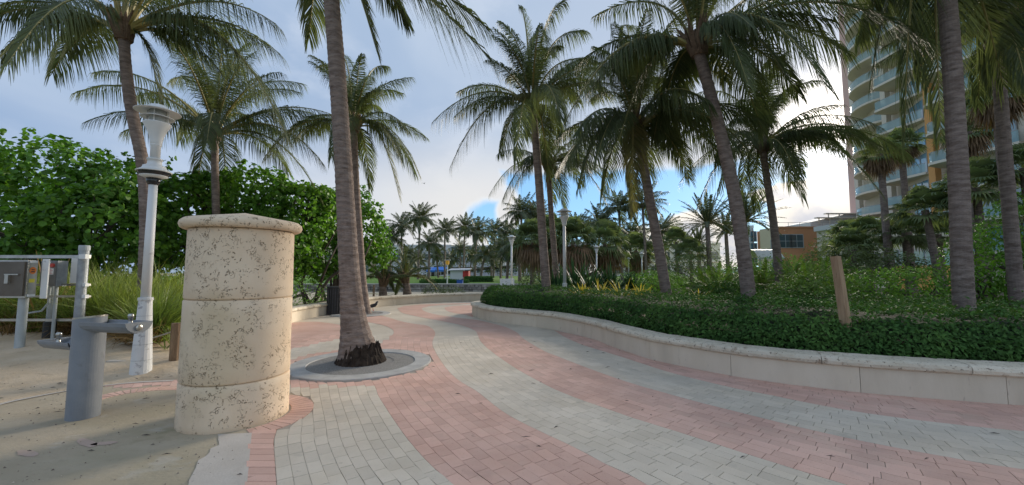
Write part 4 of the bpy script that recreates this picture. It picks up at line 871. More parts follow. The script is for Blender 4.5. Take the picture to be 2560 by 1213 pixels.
def sabal_parts(seed, nf, R_, emin, emax, segs=22, rl=.75, droop=.35):
    """fan leaves on stalks round a head"""
    rng = np.random.RandomState(seed); Vs, Fs, Rs = [], [], []; n = 0
    for j in range(nf):
        a = 2.39996 * j + rng.uniform(-.3, .3); e = emin + (emax - emin) * (j + .5) / nf + rng.uniform(-.15, .15)
        D = np.array([math.cos(a) * math.cos(e), math.sin(a) * math.cos(e), math.sin(e)]); S = norm(np.cross(D, (0, 0, 1.0))); U = np.cross(S, D)
        pl = R_ * rng.uniform(.8, 1.1); B0 = D * pl + np.array([0, 0, -.12 * pl * math.cos(e)])
        q = np.array([S * .012, -S * .012, B0 - S * .01, B0 + S * .01]); Vs.append(q); Fs.append(np.array([[0, 1, 2, 3]]) + n); Rs.append(np.full(4, .9)); n += 4
        ph = np.linspace(-1.95, 1.95, segs); ll = rl * rng.uniform(.85, 1.1) * (1 - .12 * np.abs(ph) / 2)
        dr = np.cos(ph)[:, None] * D + np.sin(ph)[:, None] * S + U * (.18 * np.abs(np.sin(ph)))[:, None]
        g = np.array([0, 0, -1.0]); p1 = B0 + dr * (ll * .6)[:, None] + g * .06 * rl; p2 = B0 + dr * (ll * .95)[:, None] + g * (droop * rl) * rng.uniform(.6, 1.5, segs)[:, None] + rng.normal(0, .03, (segs, 3))
        wv = norm(np.cross(dr, U + rng.normal(0, .15, 3))); w = rl * .052
        X = np.stack([B0 + wv * .004, B0 - wv * .004, p1 - wv * w, p1 + wv * w, p2 - wv * .006, p2 + wv * .006], 1).reshape(-1, 3)
        i0 = n + 6 * np.arange(segs)[:, None]; Vs.append(X); Fs.append(np.concatenate([i0 + np.array([[0, 1, 2, 3]]), i0 + np.array([[3, 2, 4, 5]])])); Rs.append(np.full(6 * segs, rng.uniform())); n += 6 * segs
    V = np.concatenate(Vs); F = np.concatenate(Fs); return V, F, np.concatenate(Rs), np.zeros(len(F), int)
SAB = [mesh_of(*sabal_parts(90 + k, 34, .75, -.55, 1.45), [MT['sabal_leaf']], 'crown') for k in range(3)]
SKIRT = [mesh_of(*sabal_parts(95 + k, 30, .55, -1.45, -.35, 16, .7, .7), [MT['dead_leaf']], 'dead_skirt') for k in range(2)]
def far_palm(name, label, px, py, d, zb, me, skirt=None, r=.16, s=1.0, lean=0.0, group='distant palms', bark='palm_bark', rz=None, cat='palm tree'):
    C = P(px, py, d); rng = np.random.RandomState(int(px * 7 + py)); b = np.array([C[0] + lean, C[1], zb]); t = thing(name, label, cat, tuple(b), group)
    V, F = trunk_mesh([(0, 0, -.2), (-lean * .35, 0, (C[2] - zb) * .45), tuple(C - b)], r * 1.15, r * .85, 10, 18, r * .3, int(px)); obj('trunk', V, F, MT[bark], t)
    o = link('crown', me, t, tuple(C - b)); o.scale = (s, s, s); o.rotation_euler = (0, 0, 0)
    o.rotation_euler = (0, 0, rng.uniform(-.5, .5) if rz is None else rz)
    if skirt is not None: k = link('dead_skirt', skirt, t, tuple(C - b)); k.scale = (s, s, s); k.rotation_euler = (0, 0, rng.uniform(0, 6))
    return t
LZ = .5
fp = [(1003, 566, 62, 'above the left end of the rubble wall'), (1050, 548, 55, 'with the tallest windswept crown left of the yellow signal head'), (1112, 578, 66, 'rising straight above the yellow signal head'),
      (1162, 570, 64, 'whose crown shows above the white beach hut'), (1191, 584, 54, 'with full crown just right of the white beach hut'), (1237, 580, 68, 'with thin trunk between hut and far lamp post'),
      (1266, 582, 70, 'just left of the far lamp post head'), (1304, 534, 48, 'showing upright crown right of the far lamp post'), (1336, 545, 50, 'partly behind the slim near trunk'),
      (1500, 562, 44, 'low one, left of the pair against the blue gap'), (1547, 522, 46, 'tall one standing against the blue gap'), (1606, 512, 44, 'left of the dark leaning trunk against the blue gap'), (1655, 580, 50, 'just right of the dark leaning trunk'),
      (1073, 612, 50, 'low one behind the young palms'), (1212, 642, 50, 'low one with drooping crown behind the white hut'), (1272, 636, 46, 'low one behind the far lamp pole'), (1296, 612, 44, 'shaggy one right of the far lamp pole'), (975, 600, 60, 'half hidden by the sea grape trees'),
      (1090, 640, 70, 'small one in front of the blue awning'), (1150, 625, 75, 'small one behind the beach hut roof'), (1440, 575, 50, 'behind the head of the tallest hedge lamp'), (1330, 640, 60, 'small one in front of the pale far building'), (1020, 640, 80, 'small one behind the young palms, left'), (1045, 652, 85, 'small one left of the blue awnings'), (1128, 648, 82, 'small one right of the yellow signal head'), (1180, 640, 84, 'small one between hut and first tall palm right of it'), (1228, 645, 80, 'small one left of the far lamp post'), (1252, 622, 62, 'middle sized one left of the far lamp post head'), (1310, 655, 78, 'low dark one near the wall block'), (1358, 600, 56, 'between the two slim near trunks'), (1540, 600, 60, 'low one between the blue gap pair'), (1580, 585, 58, 'behind the two small lamps'), (1640, 620, 60, 'low one behind the dark leaning trunk')]
for i, (x, y, d, w) in enumerate(fp): far_palm('distant_palm', 'distant coconut palm ' + w, x, y, d, LZ, FAR[i % 4], r=.15, s=(1.0 if i not in (13, 14, 15, 18, 19, 21) else .8), lean=GR.uniform(-.6, .6))
# date palms in the middle right
dp = [(1768, 562, 36, 1.05, 'broad feathery date palm standing left in the date palm cluster'), (1862, 556, 37, 1.1, 'broad feathery date palm right in the cluster, behind the pale curved trunk'), (1815, 585, 46, 1.0, 'date palm in the middle of the cluster, farther back'), (1745, 610, 50, .8, 'small date palm at the left rear of the cluster')]
for x, y, d, s, l in dp: far_palm('date_palm', l, x, y, d, .3, PHX[int(x) % 2], r=.22, s=s, group='date palms', lean=.1)
for x, y, d, s, l in [(1330, 600, 34, 1.7, 'shaggy sabal palm with brown skirt left behind the dark near trunk'), (1432, 602, 33, 1.9, 'shaggy sabal palm with brown skirt behind the tallest hedge lamp'), (1512, 608, 36, 1.9, 'shaggy sabal palm with brown skirt behind the half hidden lamp'), (1590, 625, 50, 2.0, 'shaggy sabal palm with brown skirt by the two small lamps'), (1375, 585, 37, 1.7, 'shaggy sabal palm with brown skirt right behind the slim trunk')]:
    far_palm('sabal_palm', l, x, y, d, .3, SAB[int(x) % 3], SKIRT[int(x) % 2], r=.17, s=s, group='sabal palms')
for x, y, d, s, l in [(1690, 605, 38, 1.3, 'dark sabal palm left of the date palms'), (1725, 630, 36, 1.2, 'low dark sabal palm with thin trunk left of the date palms'), (2118, 598, 24, 1.1, 'wide bushy sabal palm in front of the orange building'), (2165, 585, 21, .95, 'sabal palm with thick trunk between orange building and hotel'), (2222, 588, 22, .9, 'sabal palm with slim trunk before the hotel foot'), (2262, 582, 19, .85, 'sabal palm in front of the glass screen, left one'), (2312, 525, 17, .95, 'taller sabal palm with bent trunk in front of the glass screen'), (2345, 585, 20, .85, 'sabal palm in front of the glass screen, right one'),
                      (2200, 385, 19, .75, 'tall thin sabal palm before the hotel, left of the pair'), (2252, 360, 20, .75, 'tall thin sabal palm before the hotel, right of the pair'), (2488, 235, 14, .8, 'tall sabal palm between the two big right hand trunks'), (2440, 470, 16, 1.1, 'low sabal palm just right of the stout right hand trunk'), (2420, 330, 18, .85, 'sabal palm half hidden behind the stout right hand trunk'), (2560, 420, 15, .9, 'sabal palm cut off by the right edge of the picture'), (2130, 625, 19, 1.0, 'low sabal palm directly behind the leaning stake')]:
    far_palm('sabal_palm', l, x, y, d, .3, SAB[int(x + y) % 3], SKIRT[int(x) % 2] if y < 400 else None, r=.15, s=s, group='sabal palms', lean=(.45 if x == 2312 else .08))

# ------------------------------------------------------------------ leafy plants
def leafT(kind):
    if kind == 'round':
        a = np.linspace(0, 2 * math.pi, 8, endpoint=False); V = np.c_[.5 - .5 * np.cos(a), .5 * np.sin(a), .10 * np.abs(np.sin(a)) - .05 * np.cos(a) ** 2]
        return V, [(0, 4, 3, 2, 1)[::-1], (0, 7, 6, 5, 4)[::-1]]
    V = np.array([(0, 0, 0), (.45, .24, .06), (1, 0, -.06), (.45, -.24, .06), (.5, 0, 0)]); return V, [(0, 4, 1), (4, 2, 1), (0, 3, 4), (4, 3, 2)]
def scatter(kind, pos, N_, size, rng, cup=.35):
    T, F = leafT(kind); n = len(pos); N_ = norm(np.asarray(N_))
    X = rng.normal(size=(n, 3)); X = norm(X - N_ * (X * N_).sum(1)[:, None]); X = norm(X + N_ * rng.uniform(-.2, cup, (n, 1)) - np.array([0, 0, .25])); Y = norm(np.cross(N_, X)); Z = np.cross(X, Y)
    s = np.asarray(size).reshape(-1, 1, 1)
    V = (T[None, :, 0, None] * X[:, None] + T[None, :, 1, None] * Y[:, None] + T[None, :, 2, None] * Z[:, None]) * s + np.asarray(pos)[:, None]
    k = len(T); m_ = len(F[0]); F = (np.array(F)[None] + k * np.arange(n)[:, None, None]).reshape(-1, m_)
    return V.reshape(-1, 3), F, np.repeat(rng.uniform(0, 1, n), k)
def crown_points(lobes, n, rng, depth=.35, lump=.18, seed=0, up=.0):
    """points and normals spread through the outer layer of a union of lumpy ellipsoids"""
    vol = np.array([l[3] * l[4] + l[3] * l[5] + l[4] * l[5] for l in lobes]); pick = rng.choice(len(lobes), n, p=vol / vol.sum()); Lb = np.array(lobes)[pick]
    D = norm(rng.normal(size=(n, 3))); rad = 1 + lump * vnoise(D * 2.2 + Lb[:, :3] * .7, seed, 1.6) + lump * .6 * vnoise(D * 5 + Lb[:, :3], seed + 1, 1.5)
    r = rad * (1 - depth * rng.uniform(0, 1, n) ** 1.6); p = Lb[:, :3] + D * Lb[:, 3:6] * r[:, None]
    keep = np.ones(n, bool)
    for l in lobes:
        q = (p - np.array(l[:3])) / np.array(l[3:6]); keep &= (np.linalg.norm(q, axis=1) > .62)
    return p[keep], norm(D / Lb[:, 3:6])[keep]
def leafy(name, label, cat, base, lobes, n, size, m_, kind='oval', seed=0, stems=(), group=None, depth=.35, lump=.18, rosette=0, part='crown', upn=.35):
    rng = np.random.RandomState(seed); base = np.array(base, float); t = thing(name, label, cat, tuple(base), group)
    p, N_ = crown_points(lobes, n, rng, depth, lump, seed); p = p[p[:, 2] > base[2] - .02] if True else p; N_ = N_[:len(p)]
    p, N_ = crown_points(lobes, n, rng, depth, lump, seed); k = p[:, 2] > base[2] + .03; p, N_ = p[k], N_[k]
    if rosette:
        c = np.repeat(p, rosette, 0); d = norm(rng.normal(size=c.shape) + np.repeat(N_, rosette, 0) * .9); p = c + d * size * rng.uniform(.4, 1.2, (len(c), 1)); N_ = norm(d + np.repeat(N_, rosette, 0) * .5)
    NN = norm(N_ + np.array([0, 0, upn]) + rng.normal(0, .45, p.shape))
    V, F, R = scatter(kind, p - base, NN, size * rng.uniform(.55, 1.35, len(p)), rng); o = obj(part, V, F, MT[m_], t, rnd=R); o['kind'] = 'stuff'
    mb = MB()
    if not len(stems): stems = [(0, 0, [(0, 0, 0)])]
    for j, l in enumerate(lobes):
        b = base + rng.normal(0, .08, 3) * [1, 1, 0]; e = np.array(l[:3]); m1 = b + (e - b) * [.35, .35, .55] + rng.normal(0, .12, 3); sp = l[3] * .7
        r_ = .018 + .022 * np.linalg.norm(e - b); mb.tube([b - [0, 0, .1] - base, m1 - base, e - base], [r_, r_ * .75, r_ * .4], 7)
        for q in range(5):
            x = e + norm(rng.normal(size=3) + [0, 0, .3]) * np.array(l[3:6]) * .75; mb.tube([m1 + (e - m1) * .5 - base, (m1 + (e - m1) * .5 + x) / 2 + rng.normal(0, .08, 3) - base, x - base], [r_ * .45, r_ * .3, r_ * .12], 5)
    mb.build('trunk' if cat == 'tree' else 'stem', MT['wood_dark'], t)
    return t
def lobe_px(px, py, d, rx, ry, rz): p = P(px, py, d); return (p[0], p[1], p[2], rx, ry, rz)
leafy('sea_grape_tree', 'dense sea grape tree with round leaves filling the left edge', 'tree', (-13.6, 12.5, .3), [lobe_px(60, 530, 12.5, 2.1, 1.9, 1.75), lobe_px(250, 560, 12.2, 1.9, 1.7, 1.5), lobe_px(140, 450, 13.2, 1.9, 1.7, 1.35), lobe_px(-120, 530, 12.5, 2.2, 2, 1.9), lobe_px(300, 470, 13.4, 1.3, 1.3, 1.1), lobe_px(10, 610, 11.6, 2.0, 1.5, 1.1)], 4600, .135, 'grape_leaf', 'round', 3, rosette=5, group='sea grape trees', depth=.45, lump=.32)
leafy('sea_grape_tree', 'sea grape tree with paler leaves between lamp post and pillar', 'tree', (-11.6, 15.0, .3), [lobe_px(470, 520, 15, 1.2, 1.3, 1.25), lobe_px(430, 590, 14.5, 1.3, 1.2, 1.1), lobe_px(520, 480, 15.8, .9, 1.0, .8)], 1700, .13, 'grape_leaf', 'round', 4, rosette=5, group='sea grape trees', depth=.45, lump=.32)
leafy('sea_grape_tree', 'sea grape tree with rounded top right above the pillar cap', 'tree', (-9.4, 15.5, .3), [lobe_px(640, 490, 16, 1.5, 1.4, 1.25), lobe_px(740, 530, 15.8, 1.6, 1.4, 1.15), lobe_px(690, 600, 15.2, 1.5, 1.3, 1.1), lobe_px(800, 500, 16.6, .9, .9, .8)], 2500, .13, 'grape_leaf', 'round', 5, rosette=5, group='sea grape trees', depth=.45, lump=.32)
leafy('sea_grape_tree', 'sea grape tree reaching right past the big leaning trunk', 'tree', (-8.0, 18.3, .1), [lobe_px(900, 570, 18.5, 1.25, 1.2, 1.2), lobe_px(840, 560, 18, 1.4, 1.3, 1.4), lobe_px(940, 630, 19, .85, .9, .7), lobe_px(800, 640, 17.5, 1.4, 1.2, .9), lobe_px(890, 500, 19, .7, .8, .7)], 2300, .125, 'grape_leaf', 'round', 6, rosette=5, group='sea grape trees', depth=.5, lump=.34)
leafy('leaf_shrub', 'low leafy shrubs along the outside of the left wall', 'shrub', (-8.3, 13.6, .15), [lobe_px(760, 735, 14.2, .9, .9, .5), lobe_px(690, 720, 13.6, 1.2, 1, .7), lobe_px(815, 752, 16, .6, .6, .35)], 1500, .08, 'shrub_leaf', 'oval', 7, rosette=0)
leafy('rounded_bush', 'rounded olive green bush behind the far left wall', 'shrub', tuple(np.r_[P(1105, 742, 22.5)[:2], 0]), [lobe_px(1085, 735, 22.6, .75, .6, .5), lobe_px(1130, 736, 22.6, .75, .6, .48)], 1800, .09, 'olive_leaf', 'oval', 8)
leafy('undergrowth', 'dark leafy undergrowth between the sea grapes and the tall grass', 'shrub', (-12.5, 13.2, .25), [lobe_px(-40, 660, 13.2, 2.2, 1, 1.3), lobe_px(120, 660, 13.2, 2.0, 1, 1.3), lobe_px(270, 655, 13.4, 2.0, 1, 1.4), lobe_px(400, 650, 14, 1.8, 1, 1.5), lobe_px(520, 650, 15, 1.8, 1, 1.5), lobe_px(640, 660, 15.5, 1.6, 1, 1.3)], 9000, .13, 'hedge_leaf', 'oval', 17, depth=.5)
leafy('undergrowth', 'dark leafy undergrowth beneath the farthest sea grape tree', 'shrub', (-8.6, 18.8, .1), [lobe_px(760, 668, 19.5, 1.7, 1, 1.0), lobe_px(860, 672, 20, 1.5, 1, .9)], 1800, .13, 'hedge_leaf', 'oval', 18, depth=.5)
# inside-of-crown branches seen under the sea grapes
mb = MB(); rs = np.random.RandomState(5); b0 = P(762, 745, 15.5); tt = thing('bare_branch_tree', 'bare dark branching stems under the sea grape canopy', 'tree', tuple(np.r_[b0[:2], .1])); o3 = np.r_[b0[:2], .1]
for pts in ([(785, 760), (800, 710), (820, 660), (845, 610)], [(765, 770), (755, 700), (800, 640), (850, 560)], [(790, 750), (830, 690), (900, 655), (930, 600)], [(775, 760), (740, 690), (735, 640)]):
    q = smooth_curve([P(x, y, 16.0 + rs.uniform(-.4, .4)) for x, y in pts], 12) - o3; mb.tube(q, np.linspace(.07, .025, 12), 7)
mb.build('trunk', MT['wood_dark'], tt)

# ------------------------------------------------------------------ hedge behind the right wall
Tw = norm(np.gradient(cW, axis=0)); Nw = np.stack([-Tw[:, 1], Tw[:, 0]], 1); front = cW + Nw * .33
hedge_poly = [tuple(p) for p in front] + [(10.5, 5.6), (9.5, 7.6), (6.6, 8.3), (4.8, 9.6), (3.6, 11.4), (2.8, 13.8), (2.0, 15.3)]
struct(sheet('planting_bed', [tuple(p) for p in (cW + Nw * .2)] + [(14, 4.5), (30, 12), (26, 30), (6, 30), (2, 18)], .36, MT['soil']))
fr_y = front
def hedge_top(x, y):
    p = np.stack([x, y], -1); d = np.min(np.linalg.norm(p[:, None] - fr_y[None], axis=2), 1)
    h = np.interp(y, [4, 7, 11, 16], [.90, .94, .96, 1.05])
    nz = (.085 * vnoise(np.c_[x, y, x * 0], 31, 2.2) + .05 * vnoise(np.c_[x, y, x * 0], 32, 6)) * np.interp(y, [5, 9, 12], [1.0, .8, .45])
    return .44 + (h - .44 + nz) * (1 - np.exp(-(d + .02) / .20)), d
rng = np.random.RandomState(33)
x = rng.uniform(-1.6, 10.5, 120000); y = rng.uniform(4, 16, 120000); k = inpoly(x, y, hedge_poly); x, y = x[k], y[k]
k = rng.uniform(0, 1, len(x)) < .8 * np.clip(6.5 / y, .3, 1) ** 1.2; x, y = x[k], y[k]
z, d = hedge_top(x, y); pos = np.c_[x, y, z + rng.normal(0, .025, len(x)) - .03 * rng.uniform(0, 1, len(x)) + np.where(rng.uniform(0, 1, len(x)) < .10, rng.exponential(.05, len(x)), 0)]; Nn = np.c_[rng.normal(0, .5, len(x)), rng.normal(-.15, .5, len(x)), np.full(len(x), 1.0)]
sF = np.r_[0, np.cumsum(np.linalg.norm(np.diff(front, axis=0), axis=1))]; nfa = 17000; sp = sF[-1] * rng.uniform(0, 1, nfa) ** .8; fx = np.interp(sp, sF, front[:, 0]); fy = np.interp(sp, sF, front[:, 1]); nx = np.interp(sp, sF, Nw[:, 0]); ny = np.interp(sp, sF, Nw[:, 1])
zz = rng.uniform(.42, 1.0, nfa); hmax = np.interp(fy, [4, 7, 11, 16], [.84, .88, .92, 1.02]); zz = .42 + (hmax - .42) * rng.uniform(0, 1, nfa); bul = .05 * vnoise(np.c_[fx * 1.0, fy, zz * 2], 34, 2.6) + rng.uniform(0, .10, nfa) + .30 * ((zz - .42) / (hmax - .42)) ** 3
pos2 = np.c_[fx + nx * bul, fy + ny * bul, zz]; N2 = np.c_[-nx + rng.normal(0, .5, nfa), -ny + rng.normal(0, .5, nfa), rng.uniform(.1, 1.0, nfa)]
pos = np.concatenate([pos, pos2]); Nn = np.concatenate([Nn, N2]); sz = .066 * np.interp(pos[:, 1], [4, 7, 10, 16], [1.0, 1.0, 1.0, 1.15]) * rng.uniform(.7, 1.25, len(pos))
hd = thing('clipped_hedge', 'long clipped dark green hedge behind the curving right seat wall', 'hedge', (4.0, 6.4, .36)); ho = np.array([4.0, 6.4, .36])
V, F, R = scatter('oval', pos - ho, Nn, sz, rng); o = obj('foliage', V, F, MT['hedge_leaf'], hd, rnd=R); o['kind'] = 'stuff'
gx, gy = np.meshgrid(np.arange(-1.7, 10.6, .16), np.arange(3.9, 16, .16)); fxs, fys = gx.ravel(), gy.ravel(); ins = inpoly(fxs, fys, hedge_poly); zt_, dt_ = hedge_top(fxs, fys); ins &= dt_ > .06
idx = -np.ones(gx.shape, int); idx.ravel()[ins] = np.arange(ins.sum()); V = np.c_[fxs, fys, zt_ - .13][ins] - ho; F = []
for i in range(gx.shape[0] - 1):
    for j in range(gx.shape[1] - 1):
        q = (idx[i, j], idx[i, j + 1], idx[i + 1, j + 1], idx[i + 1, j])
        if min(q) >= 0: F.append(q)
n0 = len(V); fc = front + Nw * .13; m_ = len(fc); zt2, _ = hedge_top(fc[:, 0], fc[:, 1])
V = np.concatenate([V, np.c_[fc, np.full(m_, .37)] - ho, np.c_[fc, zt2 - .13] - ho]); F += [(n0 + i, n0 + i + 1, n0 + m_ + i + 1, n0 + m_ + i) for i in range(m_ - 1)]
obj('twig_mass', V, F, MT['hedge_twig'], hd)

# ------------------------------------------------------------------ planting behind the hedge
def bush(label, px, py, d, rx, ry, rz, n, size, m_, seed, extra=(), kind='oval', name='shrub', lump=.2, rosette=0, group=None, zb=.36, depth=.35):
    lobes = [lobe_px(px, py, d, rx, ry, rz)] + [lobe_px(*e) for e in extra]; b = lobes[0]
    return leafy(name, label, 'shrub', (b[0], b[1], zb), lobes, n, size, m_, kind, seed, rosette=rosette, group=group, lump=lump, depth=depth)
bush('tall bright green shrub mass at the right edge behind the hedge', 2490, 650, 9.4, 1.15, .9, .95, 8000, .10, 'grape_leaf', 51, ((2560, 590, 10, 1.1, .9, 1.1), (2440, 720, 9, .7, .6, .5), (2600, 700, 9.4, 1.0, .8, .9)), depth=.5)
bush('bright green clipped shrub left of the stout right trunk', 2330, 730, 9.6, 1.0, .8, .66, 6000, .085, 'shrub_leaf', 52, ((2240, 725, 10.5, 1.0, .8, .62), (2160, 728, 11.5, 1.0, .8, .6)))
bush('darker shrub band in front of the clipped bright shrub', 2260, 790, 8.0, .9, .6, .42, 3600, .08, 'hedge_leaf', 53, ((2160, 778, 8.6, .8, .6, .42), (2350, 785, 7.8, .6, .5, .4)))
bush('loose light green shrub around the thin trunk left of the stake', 2050, 725, 10.5, .9, .7, .55, 3600, .085, 'fern_leaf', 54, ((2000, 740, 10, .7, .6, .45),))
bush('dark shrub between the pale curved trunk and the stake', 1960, 760, 9.4, .7, .6, .38, 2600, .08, 'hedge_leaf', 55, ((1890, 765, 10, .6, .5, .32), (2060, 768, 9.0, .6, .5, .32)))
bush('dark glossy shrub left of the pale curved trunk', 1830, 738, 11.5, .8, .6, .45, 2400, .085, 'hedge_leaf', 56)
bush('leafy green shrub right of the sword leaf clump', 1700, 735, 14, .9, .7, .5, 2800, .09, 'shrub_leaf', 57, ((1640, 720, 15, .9, .8, .6),))
bush('grey green shrub below the dark sabal palms', 1700, 672, 28, 1.6, 1.2, 1.0, 2600, .15, 'olive_leaf', 58, ((1660, 680, 29, 1.2, 1, .9),))
bush('green shrub patch behind the yellow leaves', 1610, 712, 18, 1.2, .9, .65, 2800, .10, 'shrub_leaf', 59, ((1660, 705, 19, 1.0, .9, .6),))
bush('wide low green shrub row in the middle distance right', 1880, 690, 19, 1.4, 1, .7, 4500, .11, 'shrub_leaf', 60, ((1960, 680, 20, 1.5, 1, .9), (2060, 690, 18, 1.4, 1, .75), (1790, 690, 21, 1.2, 1, .6)))
bush('tall olive bush below the orange building', 2105, 645, 22, 1.9, 1.3, 1.3, 3600, .14, 'olive_leaf', 61, ((2050, 662, 23, 1.0, 1.1, .8),))
bush('green bush at the foot of the glass screen', 2190, 660, 17, 1.3, 1, .75, 2600, .12, 'olive_leaf', 62, ((2260, 668, 16, 1.0, .9, .6),))
bush('small yellow green bush by the far wall end', 1330, 702, 26, .9, .7, .55, 900, .11, 'olive_leaf', 63, zb=.2)
bush('dark thicket behind the sabal palms', 1420, 668, 48, 4.4, 1.5, 1.9, 2200, .24, 'hedge_leaf', 64, ((1520, 672, 49, 3.8, 1.5, 1.8), (1600, 660, 54, 4.0, 1.5, 2.2), (1340, 670, 48, 3, 1.5, 1.6)), zb=.2)
bush('long dark thicket across the far edge of the lawn', 1060, 672, 96, 9, 1.5, 1.8, 2600, .45, 'olive_leaf', 66, ((1180, 668, 97, 9, 1.5, 2.0), (1270, 668, 96, 6, 1.5, 2.2), (980, 668, 94, 7, 1.5, 2.2)), zb=.5)
bush('grey green thicket right of the dark leaning trunk', 1760, 650, 34, 2.2, 1.2, 1.4, 1200, .18, 'olive_leaf', 65, ((1850, 665, 33, 2.0, 1.2, 1.1),), zb=.2)
def strap_clump(name, label, base, n, L_, w, m_, seed, el=(.5, 1.45), droop=.35, cat='plant', group=None, part='leaf', each=False, nseg=4):
    rng = np.random.RandomState(seed); t = thing(name, label, cat, tuple(base), group); Vs, Fs, Rs = [], [], []; nn = 0
    for j in range(n):
        a = rng.uniform(0, 6.283); e = rng.uniform(*el); D = np.array([math.cos(a) * math.cos(e), math.sin(a) * math.cos(e), math.sin(e)]); S = norm(np.cross(D, (0, 0, 1.0)))
        l = L_ * rng.uniform(.7, 1.1); b = np.array([rng.normal(0, .05), rng.normal(0, .05), 0]); s = np.linspace(0, 1, nseg + 1)
        p = b + D * (s * l)[:, None] + np.array([0, 0, -1.0]) * (droop * l * rng.uniform(.4, 1.4) * s ** 2.4)[:, None] + np.array([D[0], D[1], 0]) * (.2 * l * s ** 2)[:, None]
        ww = w * np.interp(s, [0, .35, .75, 1], [.7, 1, .7, .05]); fold = np.array([0, 0, .25])
        X = np.stack([p - S * ww[:, None] + fold * ww[:, None], p, p + S * ww[:, None] + fold * ww[:, None]], 1).reshape(-1, 3)
        f = np.array([q for i in range(nseg) for q in ((i * 3, i * 3 + 1, i * 3 + 4, i * 3 + 3), (i * 3 + 1, i * 3 + 2, i * 3 + 5, i * 3 + 4))]); r = rng.uniform()
        if each: obj(part, X, f, MT[m_], t, rnd=np.full(len(X), r))
        else: Vs.append(X); Fs.append(f + nn); Rs.append(np.full(len(X), r)); nn += len(X)
    if not each: obj(part, np.concatenate(Vs), np.concatenate(Fs), MT[m_], t, rnd=np.concatenate(Rs))
    return t
for i, (px, d, L_, w_) in enumerate(((1392, 15.5, 1.5, 'left of the tallest hedge lamp'), (1440, 16.0, 1.9, 'right of the tallest hedge lamp'), (1480, 15.0, 1.7, 'in the middle, the largest'), (1530, 16.0, 1.6, 'before the half hidden lamp'), (1580, 16.5, 1.35, 'at the right end by the green shrubs'))):
    p = P(px, 715, d); strap_clump('sword_leaf_plant', 'dark sword leaved lily clump ' + w_, (p[0], p[1], .36), 44, L_, .06, 'lily_leaf', 70 + i, (.55, 1.5), .12, group='dark sword leaved clumps', each=True)
for i, (px, d, w_) in enumerate(((1455, 12.2, 'left one of the row'), (1505, 12.2, 'second of the row from the left'), (1555, 11.8, 'third of the row from the left'), (1598, 11.4, 'right one of the row'), (1620, 11.0, 'small one next to the dark leaning trunk'), (1745, 10.6, 'lone one right of the dark leaning trunk'))):
    p = P(px, 735, d); strap_clump('yellow_strap_plant', 'bright yellow strap leaved plant behind the hedge, ' + w_, (p[0], p[1], .6), 34 if i < 4 else 14, .95 if i < 4 else .7, .017, 'yellow_leaf', 80 + i, (.75, 1.4), .45, group='yellow strap leaved plants', each=True)
FERN = [mesh_of(*far_crown(100 + k, 26, 1.25, 34, .03, .30, .2, .28, .15, -.15, 1.35, .1, .012), [MT['rachis'], MT['fern_leaf']], 'fronds') for k in range(2)]
for i, (px, py, d, w_) in enumerate(((1800, 735, 13, 'left of the pale curved trunk'), (1770, 725, 15, 'behind the lone yellow plant'), (1905, 705, 15, 'right behind the pale curved trunk'), (2010, 715, 12, 'left of the wooden stake'), (1850, 715, 17, 'farther back behind the pale curved trunk'), (2075, 700, 14, 'just above the tip side of the wooden stake'), (1985, 690, 18, 'behind the thin trunk right of the pale trunk'))):
    p = P(px, py, d); t = thing('feathery_palm_shrub', 'low feathery light green palm shrub ' + w_, 'shrub', (p[0], p[1], .36), 'feathery palm shrubs'); o = link('fronds', FERN[i % 2], t, (0, 0, max(.15, p[2] - .75))); o.rotation_euler = (0, 0, i); o.scale = (1.15,) * 3
    mb = MB(); [mb.tube([(0, 0, -.1), (math.cos(q) * .05, math.sin(q) * .05, max(.15, p[2] - .75) + .05)], .03, 6) for q in (0, 2, 4)]; mb.build('stem', MT['fibre'], t)

# ------------------------------------------------------------------ tall grass at the left
rng = np.random.RandomState(55); Vs, Fs, Rs = [], [], []; nn = 0; mats = []
cl = []
for k in range(150):
    x_ = rng.uniform(-30, 455); d_ = rng.uniform(8.2, 11.5); p = P(x_, 700, d_)
    cl.append((p[0], p[1], rng.uniform(.75, 1.12) * np.interp(d_, [8.2, 11.5], [.85, 1.15])))
for k in range(14):
    x_ = rng.uniform(380, 450); p = P(x_, 700, rng.uniform(7.2, 8.4)); cl.append((p[0], p[1], .7))
def blades(cl, per, w, seed, lean=(.35, .0), drp=.5):
    rng = np.random.RandomState(seed); n = len(cl) * per; c = np.repeat(np.array(cl), per, 0); a = rng.uniform(0, 6.283, n); e = rng.uniform(.75, 1.5, n)
    D = np.stack([np.cos(a) * np.cos(e), np.sin(a) * np.cos(e), np.sin(e)], 1); L_ = c[:, 2] * rng.uniform(.65, 1.15, n) * 1.6; s = np.array([0, .35, .7, 1.0])
    b = np.c_[c[:, 0] + rng.normal(0, .07, n), c[:, 1] + rng.normal(0, .07, n), np.full(n, .26)]
    p = b[:, None] + D[:, None] * (L_[:, None] * s)[..., None] + (np.array([lean[0], lean[1], 0])[None, None] + np.stack([np.cos(a), np.sin(a), -1.6 + 0 * a], 1)[:, None] * drp) * ((L_ * rng.uniform(.1, .5, n))[:, None] * s ** 2.2)[..., None]
    S = np.stack([-np.sin(a), np.cos(a), 0 * a], 1); S = norm(S + rng.normal(0, .5, S.shape)); ww = w * np.array([.8, 1, .7, .08]); X = np.stack([p - S[:, None] * ww[None, :, None], p + S[:, None] * ww[None, :, None]], 2).reshape(-1, 3)
    f = np.array([(0, 1, 3, 2), (2, 3, 5, 4), (4, 5, 7, 6)]); F = (f[None] + 8 * np.arange(n)[:, None, None]).reshape(-1, 4); return X, F, np.repeat(rng.uniform(0, 1, n), 8)
